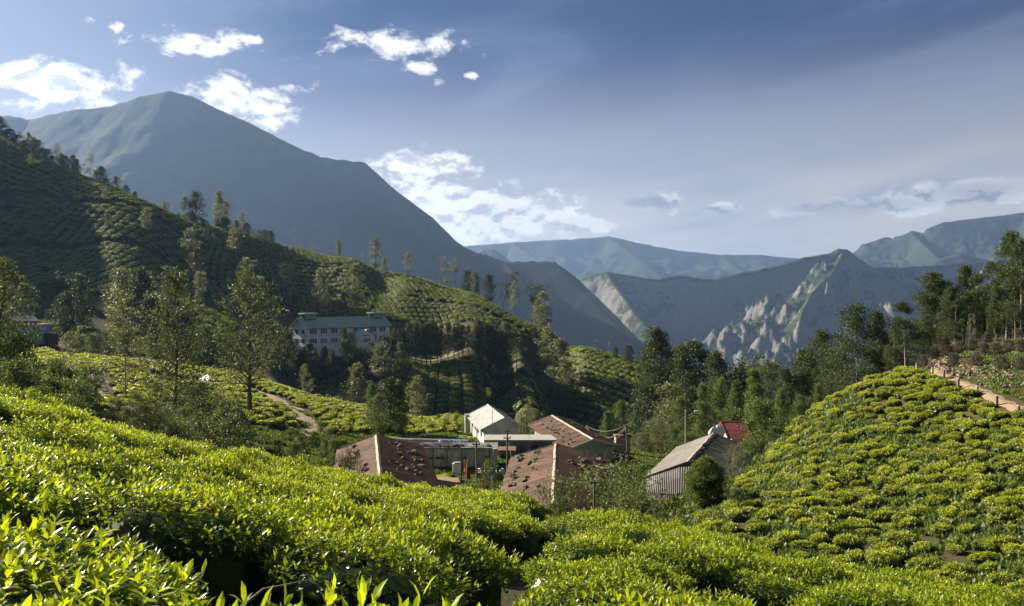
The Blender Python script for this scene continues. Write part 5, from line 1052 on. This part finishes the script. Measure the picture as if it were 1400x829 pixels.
# planter bench, woodpile, low wall, scrap shack
x_ = pxd(672, 75); z_ = gz1(x_, 75); wt = link('wash_trough', None, loc=(x_, 75, z_)); tag(wt, 'grey concrete wash trough with pots on its rim', 'trough')
boxm('basin', -1.3, 1.0, -.5, .5, -.1, .75, m_conc, .03, wt); boxm('rim', -1.4, 1.1, -.6, .6, .76, .86, m_slab, .02, wt)
for i in range(7):
    xx = -1.2 + i * .36; v, q_, _ = tube([(0, 0, 0), (0, 0, .3 + .1 * (i % 3))], [.13, .17], 8); o = link('pot', np_mesh('pot', v, q_, m_black if i % 3 else m_wcloth), loc=(x_ + xx, 74.8 + .1 * (i % 2), z_ + .86)); tag(o, 'small %s pot on the rim of the wash trough' % ('dark' if i % 3 else 'pale'), 'pot', 'pots on the wash trough')
for i in range(14):
    x_, y_ = pxd(random.uniform(622, 633), 64), 64 + random.uniform(-.6, .6); o = link('rubble_stone', random.choice(ROCKS), loc=(x_, y_, gz1(x_, y_) + random.uniform(0, .3)), scale=random.uniform(.3, .55), rot=(0, 0, random.uniform(0, 6))); tag(o, 'stone in the small heap by the earth yard', 'stone', 'stones of the yard heap')
x0, x1 = pxd(583, 63), pxd(616, 63); bw = link('low_wall', None, loc=(x0, 63, gz1((x0 + x1) / 2, 63))); tag(bw, 'low dark wall at the front of the earth yard', 'wall'); boxm('base', 0, x1 - x0, 0, .3, -.4, .35, m_conc, .02, bw); boxm('coping', -.05, x1 - x0 + .05, -.05, .35, .352, .43, m_board, .01, bw)
for i, (px, y, zz, ry) in enumerate(((822, 76, -14.6, .15), (836, 77, -14.9, -.1), (848, 78, -14.5, .2), (812, 75, -15.0, -.15), (858, 79, -14.8, .1), (830, 74, -15.4, .3), (846, 74, -15.5, -.25), (838, 80, -14.2, .05), (850, 93, -14.6, .2), (846, 92, -14.9, .12), (857, 94, -14.4, .25))):
    me = sheet_mesh('scrap_sheet', 1.6, 1.5, 5, .03, m_rustdark if i % 2 else m_rust); o = link('scrap_sheet', me, loc=(pxd(px, y) - .8, y, zz), rot=(-.35 + .1 * (i % 3), ry, random.uniform(-.3, .3))); md = o.modifiers.new('t', 'SOLIDIFY'); md.thickness = .015; tag(o, 'loose rusty sheet piled in the scrap right of the brown roofs', 'sheet', 'scrap sheets right of the brown roofs')
for px, y in ((815, 75.5), (840, 76), (856, 79.5), (828, 79)):
    x_ = pxd(px, y); g_ = gz1(x_, y); tag(boxm('scrap_post', x_ - .06, x_ + .06, y - .06, y + .06, g_ - .2, -14.7, m_wood, .01), 'rough post holding up the scrap lean-to', 'post', 'posts of the scrap lean-to')
pl, _, _ = yawbox('brick_hutch', 'tiny brick hutch with rusty lid beside the wooden pole', 'hutch', 842, 862, 92, -15.3, -17.9, 1.5, m_ridge, m_rust)

# paths as ribbons laid over the ground
def ribbon(name, pts, wd, m, label, dz=.07, kind='structure'):
    P = [Vector((a, b_, 0)) for a, b_ in pts]
    for _ in range(3):
        Q = [P[0]]
        for a, b_ in zip(P[:-1], P[1:]): Q += [a.lerp(b_, .25), a.lerp(b_, .75)]
        P = Q + [P[-1]]
    V = []; nn = 7
    for i, p in enumerate(P):
        d = (P[min(i + 1, len(P) - 1)] - P[max(i - 1, 0)]).normalized(); s_ = Vector((d.y, -d.x, 0)); wv_ = wd * (1 + .18 * math.sin(i * 1.7))
        for k in range(nn): f = (k / (nn - 1) - .5); q_ = p + s_ * f * wv_; V.append((q_.x, q_.y, gz1(q_.x, q_.y) + dz * (1 - 1.6 * abs(f)) + .02))
    o = link(name, np_mesh(name, V, [(i * nn + k, i * nn + k + 1, (i + 1) * nn + k + 1, (i + 1) * nn + k) for i in range(len(P) - 1) for k in range(nn - 1)], m, smooth=True)); tag(o, label, kind=kind); return o
ribbon('path', PATH_RIGHT, .95, m_path, 'pale earth track at the top of the sunny right slope', .12)
ribbon('path', PATH_LEFT, 3.0, m_path, 'curving orange earth path in the left valley', .12)
st = ribbon('path', PATH_STEPS, 2.0, m_path, 'shaded stepped earth path at the left', .12)
for i in range(16):
    f = i / 15; a = PATH_STEPS[0]; b_ = PATH_STEPS[-1]; x_, y_ = np.interp(f, [0, .33, .67, 1], [p[0] for p in PATH_STEPS]), np.interp(f, [0, .33, .67, 1], [p[1] for p in PATH_STEPS])
    boxm('step', -1.0, 1.0, -.16, .16, -.2, .16, m_stone, .03, st, Matrix.Translation((x_, y_, gz1(x_, y_))))
ribbon('road', [(pxd(a, b_), b_) for a, b_ in ((538, 291), (590, 290), (640, 290), (712, 291))], 3.6, m_road, 'dusty road behind the cedar row', .25)
ribbon('road_verge', [(pxd(a, b_), b_) for a, b_ in ((538, 297), (590, 296), (640, 296), (712, 297))], 3.5, mat('dry_grass', (.20, .20, .07), .95, var=.3, scale=.6), 'grass verge behind the school road', .3)
# fence posts along the track
for i, (px, y, h) in enumerate(((1253, 71, .8), (1275, 67.5, .65), (1290, 62.6, 1.05), (1310, 59.8, .75), (1336, 57.2, .55), (1363, 53.5, .65), (1392, 50.0, .85))):
    g = on(px, y); e = link('fence_post', None, loc=g, rot=(0, random.uniform(-.06, .06), random.uniform(-.3, .3))); boxm('post', -.075, .075, -.075, .075, -.3, h, m_wood if i in (2, 3, 5, 6) else m_woodp, .02, e); boxm('cap', -.085, .085, -.085, .085, h + .002, h + .04, m_slab, .01, e)
    tag(e, ['first pale', 'second pale', 'tall dark third', 'dark fourth', 'short fifth', 'stubby sixth', 'tall dark last'][i] + ' fence post along the earth track, counted from the left', 'post', 'fence posts along the track')
# stones on the bank and rock lumps by the field corner
n = 420; px = rng.uniform(1262, 1440, n); yy = np.interp(px, [1262, 1300, 1336, 1400, 1440], [78, 69, 65, 60, 57]) + rng.normal(0, 2.2, n); x = pxd(px, yy); z = gz(x, yy)
scatter('bank_stones', np.stack([x, yy, z + .02], 1), rng.uniform(-.5, .5, (n, 3)) + np.array([0, 0, 1.]) * rng.uniform(0, 6, (n, 1)), rng.uniform(.2, .6, (n, 1)) * np.ones((1, 3)), source('rock', ROCKS), 4, 'loose pale stones on the cut bank above the track')
for i, (px, y) in enumerate(((1222, 72), (1228, 71.5), (1234, 71), (1240, 71.5))):
    o = link('boulder', ROCKS[i], loc=on(px, y) + Vector((0, 0, .15)), scale=.9 + .2 * (i % 2), rot=(0, 0, i)); tag(o, 'pale boulder at the top corner of the tea slope', 'boulder', 'boulders at the top corner')
# grass on the village ground and the gullies
gtm = []
for i in range(3):
    g = np.random.default_rng(500 + i); n_ = 70; pos = np.stack([g.normal(0, .28, n_), g.normal(0, .28, n_), np.zeros(n_)], 1); ax = g.normal(0, .35, (n_, 3)); ax[:, 2] = 1
    gtm.append(mk('grass_tuft', leaves(T_FAR, pos, ax, g.normal(0, 1, (n_, 3)), g.uniform(.15, .4, n_), g.uniform(0, 1, n_)), m_shrub))
n = 14000; x = rng.uniform(-32, 26, n); y = rng.uniform(34, 118, n); k = (np.hypot((x - pxd(602, 71)) / 3.4, (y - 71) / 3.6) > 1) & (fbm(x / 3, y / 3, 3, 61) > -.12)
x, y = x[k], y[k]; n = len(x); scatter('grass', np.stack([x, y, gz(x, y)], 1), np.stack([np.zeros(n), np.zeros(n), rng.uniform(0, 6.28, n)], 1), rng.uniform(.5, 1.15, (n, 1)) * np.ones((1, 3)), source('tuft', gtm), 3, 'rough green grass and weeds around the village sheds')
n = 15000; px = rng.uniform(860, 1470, n); y = rng.uniform(28, 80, n); x = pxd(px, y); k = (dpoly(x, y, PATH_RIGHT) > 1.1) & (fbm(x / 3, y / 3, 3, 62) > -.3)
x, y = x[k], y[k]; n = len(x); scatter('slope_grass', np.stack([x, y, gz(x, y)], 1), np.stack([np.zeros(n), np.zeros(n), rng.uniform(0, 6.28, n)], 1), rng.uniform(.35, .75, (n, 1)) * np.ones((1, 3)), source('tuft', gtm), 3, 'thin grass between the bushes of the right slope')

# ---------------------------------------------------------------- the school
SA = Vector((pxd(420, 280), 280, -8.3)); SB = Vector((pxd(532.5, 312), 312, -8.3)); dS = Vector((SB.x - SA.x, SB.y - SA.y, 0)); LS = dS.length; aS = math.atan2(dS.y, dS.x)
es = link('school', None, loc=SA, rot=(0, 0, aS)); tag(es, 'long two storey white building with green roof on the hillside', 'school')   # local: +X along the front, +Y away, z=0 at the eaves
D_ = 8.0
boxm('wall', 0, LS, 0, D_, -11.5, -.02, m_schoolw, 0, es)
polym('gable', [(0.01, 0, -.03), (0.01, D_, -.03), (0.01, D_ / 2, 2.9), (LS - .01, 0, -.03), (LS - .01, D_, -.03), (LS - .01, D_ / 2, 2.9)], [(0, 2, 1), (3, 4, 5), (0, 3, 5, 2), (1, 2, 5, 4)], m_schoolw, es)
rs = link('roof', None, es)
ow = .9; rise_ = 3.15; npan = 26
for sd_ in (0, 1):
    for i in range(npan):
        x0 = -1.0 + i * (LS + 2.0) / npan; x1 = -1.0 + (i + 1) * (LS + 2.0) / npan - .02
        ya, yb = (-ow, D_ / 2) if sd_ == 0 else (D_ + ow, D_ / 2); za = -ow * rise_ / (D_ / 2)
        polym('roof_panel', [(x0, ya, za + .05), (x1, ya, za + .05), (x1, yb, rise_ + .05), (x0, yb, rise_ + .05), (x0, ya, za - .1), (x1, ya, za - .1), (x1, yb, rise_ - .1), (x0, yb, rise_ - .1)],
              [(0, 1, 2, 3) if sd_ == 0 else (3, 2, 1, 0), (0, 4, 5, 1), (0, 3, 7, 4), (1, 5, 6, 2), (4, 7, 6, 5)], m_green, rs)
boxm('eaves_board', -1.0, LS + 1.0, -ow - .08, -ow - .005, -ow * rise_ / 4 - .2, -ow * rise_ / 4 + .08, m_greend, 0, rs)
for x0 in (1.0, LS - 6.4):
    v_ = boxm('roof_ventilator', x0, x0 + 5.2, D_ / 2 - 1.3, D_ / 2 + 1.3, 2.2, 4.3, m_greend, 0, es); boxm('ventilator_cap', x0 - .4, x0 + 5.6, D_ / 2 - 1.8, D_ / 2 + 1.8, 4.302, 4.75, m_green, .03, v_)
    for k in range(4): boxm('louvre', x0 + .1, x0 + 5.1, D_ / 2 - 1.36, D_ / 2 - 1.302, 2.75 + k * .38, 2.93 + k * .38, m_green, 0, v_)
def win(cx, zc, n=3, w_=.85, h_=1.55):
    f_ = boxm('window', cx - n * (w_ + .22) / 2 - .08, cx + n * (w_ + .22) / 2 + .08, -.05, -.003, zc - h_ / 2 - .1, zc + h_ / 2 + .1, m_schoolw, 0, es)
    for k in range(n):
        x_ = cx + (k - (n - 1) / 2) * (w_ + .22); boxm('pane', x_ - w_ / 2, x_ + w_ / 2, -.09, -.052, zc - h_ / 2, zc + h_ / 2, m_glass, 0, f_)
    boxm('sill', cx - n * (w_ + .22) / 2 - .15, cx + n * (w_ + .22) / 2 + .15, -.22, -.052, zc - h_ / 2 - .22, zc - h_ / 2 - .102, m_slab, 0, f_)
for f in (.065, .185, .305, .42, .56, .665, .785, .905): win(f * LS, -1.75, 3 if f not in (.42, .56) else 2)
for f in (.065, .185, .305, .785, .905): win(f * LS, -4.95)
for f in (.125, .245, .365, .61, .725, .845): boxm('pilaster', f * LS - .18, f * LS + .18, -.12, -.003, -11, -.25, m_schoolw, 0, es)
boxm('string_course', 0, LS, -.10, -.001, -3.45, -3.25, m_slab, 0, es)
# end windows
for yy in (2.2, 5.6):
    for zz in (-1.75, -4.95): f_ = boxm('window', -.05, -.003, yy - .9, yy + .9, zz - .85, zz + .85, m_schoolw, 0, es); boxm('pane', -.09, -.052, yy - .75, yy + .75, zz - .7, zz + .7, m_glass, 0, f_)
# porch with its own gable and name board
px0, px1 = .47 * LS, .69 * LS; pm = (px0 + px1) / 2
pc_ = boxm('porch', px0, px1, -5.0, -.01, -11.5, -3.9, m_schoolw, 0, es)
polym('porch_gable', [(px0, -5.0, -3.9), (px1, -5.0, -3.9), (pm, -5.0, -1.5), (px0, 0, -3.9), (px1, 0, -3.9), (pm, 0, -1.5)], [(0, 1, 2), (3, 5, 4), (0, 2, 5, 3), (1, 4, 5, 2)], m_schoolw, es)
for sgn, xe in ((-1, px0 - .5), (1, px1 + .5)):
    zE = -3.9 - .5 * 2.4 / (pm - px0); polym('porch_roof', [(xe, -5.5, zE), (pm, -5.5, -1.5 + .02), (pm, .0, -1.5 + .02), (xe, .0, zE), (xe, -5.5, zE + .16), (pm, -5.5, -1.3), (pm, 0, -1.3), (xe, 0, zE + .16)], [(0, 1, 2, 3), (4, 7, 6, 5), (0, 4, 5, 1), (0, 3, 7, 4), (1, 5, 6, 2)], m_greend if sgn > 0 else m_green, es)
f_ = boxm('window', pm - 1.6, pm + 1.8, -5.05, -5.003, -6.3, -4.5, m_schoolw, 0, es)
for k in range(3): boxm('pane', pm - 1.35 + k * 1.1, pm - .5 + k * 1.1, -5.09, -5.052, -6.1, -4.7, m_glass, 0, f_)
sg = boxm('sign_board', pm - 2.2, pm + 1.6, -5.06, -5.003, -3.95, -3.25, m_schoolw, 0, es)
boxm('sign_lettering', pm - 2.0, pm - .5, -5.09, -5.062, -3.75, -3.45, m_darkin, 0, sg); boxm('sign_lettering', pm - .25, pm + 1.4, -5.09, -5.062, -3.75, -3.45, m_darkin, 0, sg)
# truck
tx, ty = pxd(640, 289), 289.0; tg = gz1(tx, ty) + .3; tr_ = link('truck', None, loc=(tx, ty, tg), rot=(0, 0, .04)); tag(tr_, 'white truck parked on the road behind the cedar row', 'truck')
boxm('cargo_box', 0, 4.4, -1.05, 1.05, .85, 3.1, m_truck, .05, tr_); cb = boxm('cab', 4.5, 6.3, -1.0, 1.0, .6, 2.5, m_truck, .15, tr_); boxm('windscreen', 6.28, 6.32, -.85, .85, 1.5, 2.25, m_glass, 0, cb); boxm('side_window', 4.9, 5.9, -1.02, -.99, 1.5, 2.2, m_glass, 0, cb); boxm('chassis', .1, 6.1, -.8, .8, .5, .84, m_black, 0, tr_)
for xx in (1.1, 5.2):
    for yy in (-.95, .95): v, q_, _ = tube([(xx, yy - .14, .45), (xx, yy + .14, .45)], [.45, .45], 14); wh = link('wheel', np_mesh('wheel', v, q_, m_black), tr_); v, q_, _ = tube([(xx, yy - .15, .45), (xx, yy + .15, .45)], [.2, .2], 10); link('hub', np_mesh('hub', v, q_, m_slab), wh)
# ---------------------------------------------------------------- hut, tent
hx0, hx1 = pxd(23, 176), pxd(53, 176); hg = -7.6; hu = link('blue_hut', None, loc=(hx0, 176, hg)); tag(hu, 'small hut with bright blue wall and pale slab roof among the trees at far left', 'hut')
boxm('wall', 0, hx1 - hx0, 0, 4, -1.5, 2.55, m_blue, .02, hu); rf = boxm('roof', -.7, hx1 - hx0 + .45, -.5, 4.4, 2.56, 3.0, m_slab, .05, hu); boxm('corner_post', hx1 - hx0 + .004, hx1 - hx0 + .15, -.05, .15, -1.5, 2.55, m_palegreen, 0, hu); boxm('plinth', -.05, hx1 - hx0 + .05, -.12, -.004, -1.5, .12, m_slab, 0, hu)
for i in range(5): o = link('roof_stone', STONES[i % 4], loc=(hx0 + .3 + i * .95, 175.9, hg + 3.08), scale=.7); tag(o, 'stone on the front edge of the blue hut roof', 'stone', 'stones on the blue hut roof')
house('grey_hut', 'grey sheet roofed hut half hidden behind the blue hut', 'hut', Vector((pxd(10, 182), 182, -2.6)), Vector((pxd(42, 186), 186, -2.6)), 3.0, 3.0, 1.3, 1.3, m_conc, m_asb, sw=1.5, zg=-8, waves=3)
x_ = pxd(54, 178); bk = link('brick_shed', None, loc=(x_, 178, -8.4)); tag(bk, 'low dark brick shed right of the blue hut', 'shed'); boxm('wall', 0, 3.0, 0, 2, -1, 1.6, m_redsheet, .02, bk); boxm('roof', -.15, 3.2, -.15, 2.1, 1.602, 1.72, m_conc, .01, bk)
a_, b2_, c_, d_ = wp(261, 524, 122), wp(285, 511, 126), wp(286, 519, 122), wp(278, 526, 119)
tn = link('white_tent', None, loc=a_); tag(tn, 'pointed white sheet shelter glimpsed through the large open tree', 'shelter')
o = polym('sheet', [Vector(), b2_ - a_, c_ - a_, d_ - a_, Vector((0, 0, -.06)), b2_ - a_ - Vector((0, 0, .06)), c_ - a_ - Vector((0, 0, .06)), d_ - a_ - Vector((0, 0, .06))], [(0, 1, 2, 3), (7, 6, 5, 4), (0, 4, 5, 1), (3, 2, 6, 7)], m_wcloth, tn)
for q_ in (b2_, d_, a_): gq = gz1(q_.x, q_.y); v, qq, _ = tube([(q_.x - a_.x, q_.y - a_.y, gq - a_.z - .2), (q_.x - a_.x, q_.y - a_.y, q_.z - a_.z)], [.05, .05], 6); link('support_pole', np_mesh('support_pole', v, qq, m_wood), tn)
for px, y in ((330, 128), (338, 127), (300, 130)):
    g_ = on(px, y); o = link('crate', None, loc=g_); boxm('box', -.5, .5, -.4, .4, -.1, .8, m_wcloth, .04, o); boxm('lid', -.53, .53, -.43, .43, .802, .88, m_slab, .01, o); tag(o, 'pale crate on the lit terrace behind the dark trunk', 'crate', 'crates on the lit terrace')
# fallen branch and twigs on the dark floor between the closest bushes
v, q_, _ = tube([wp(335, 826, 3.35), wp(360, 806, 3.4), wp(392, 800, 3.45), (wp(420, 793, 3.5))], [.007, .006, .005, .002], 6); tag(link('fallen_branch', np_mesh('fallen_branch', v, q_, m_stem)), 'thin grey branch lying in the gap below the near tea row', 'branch')
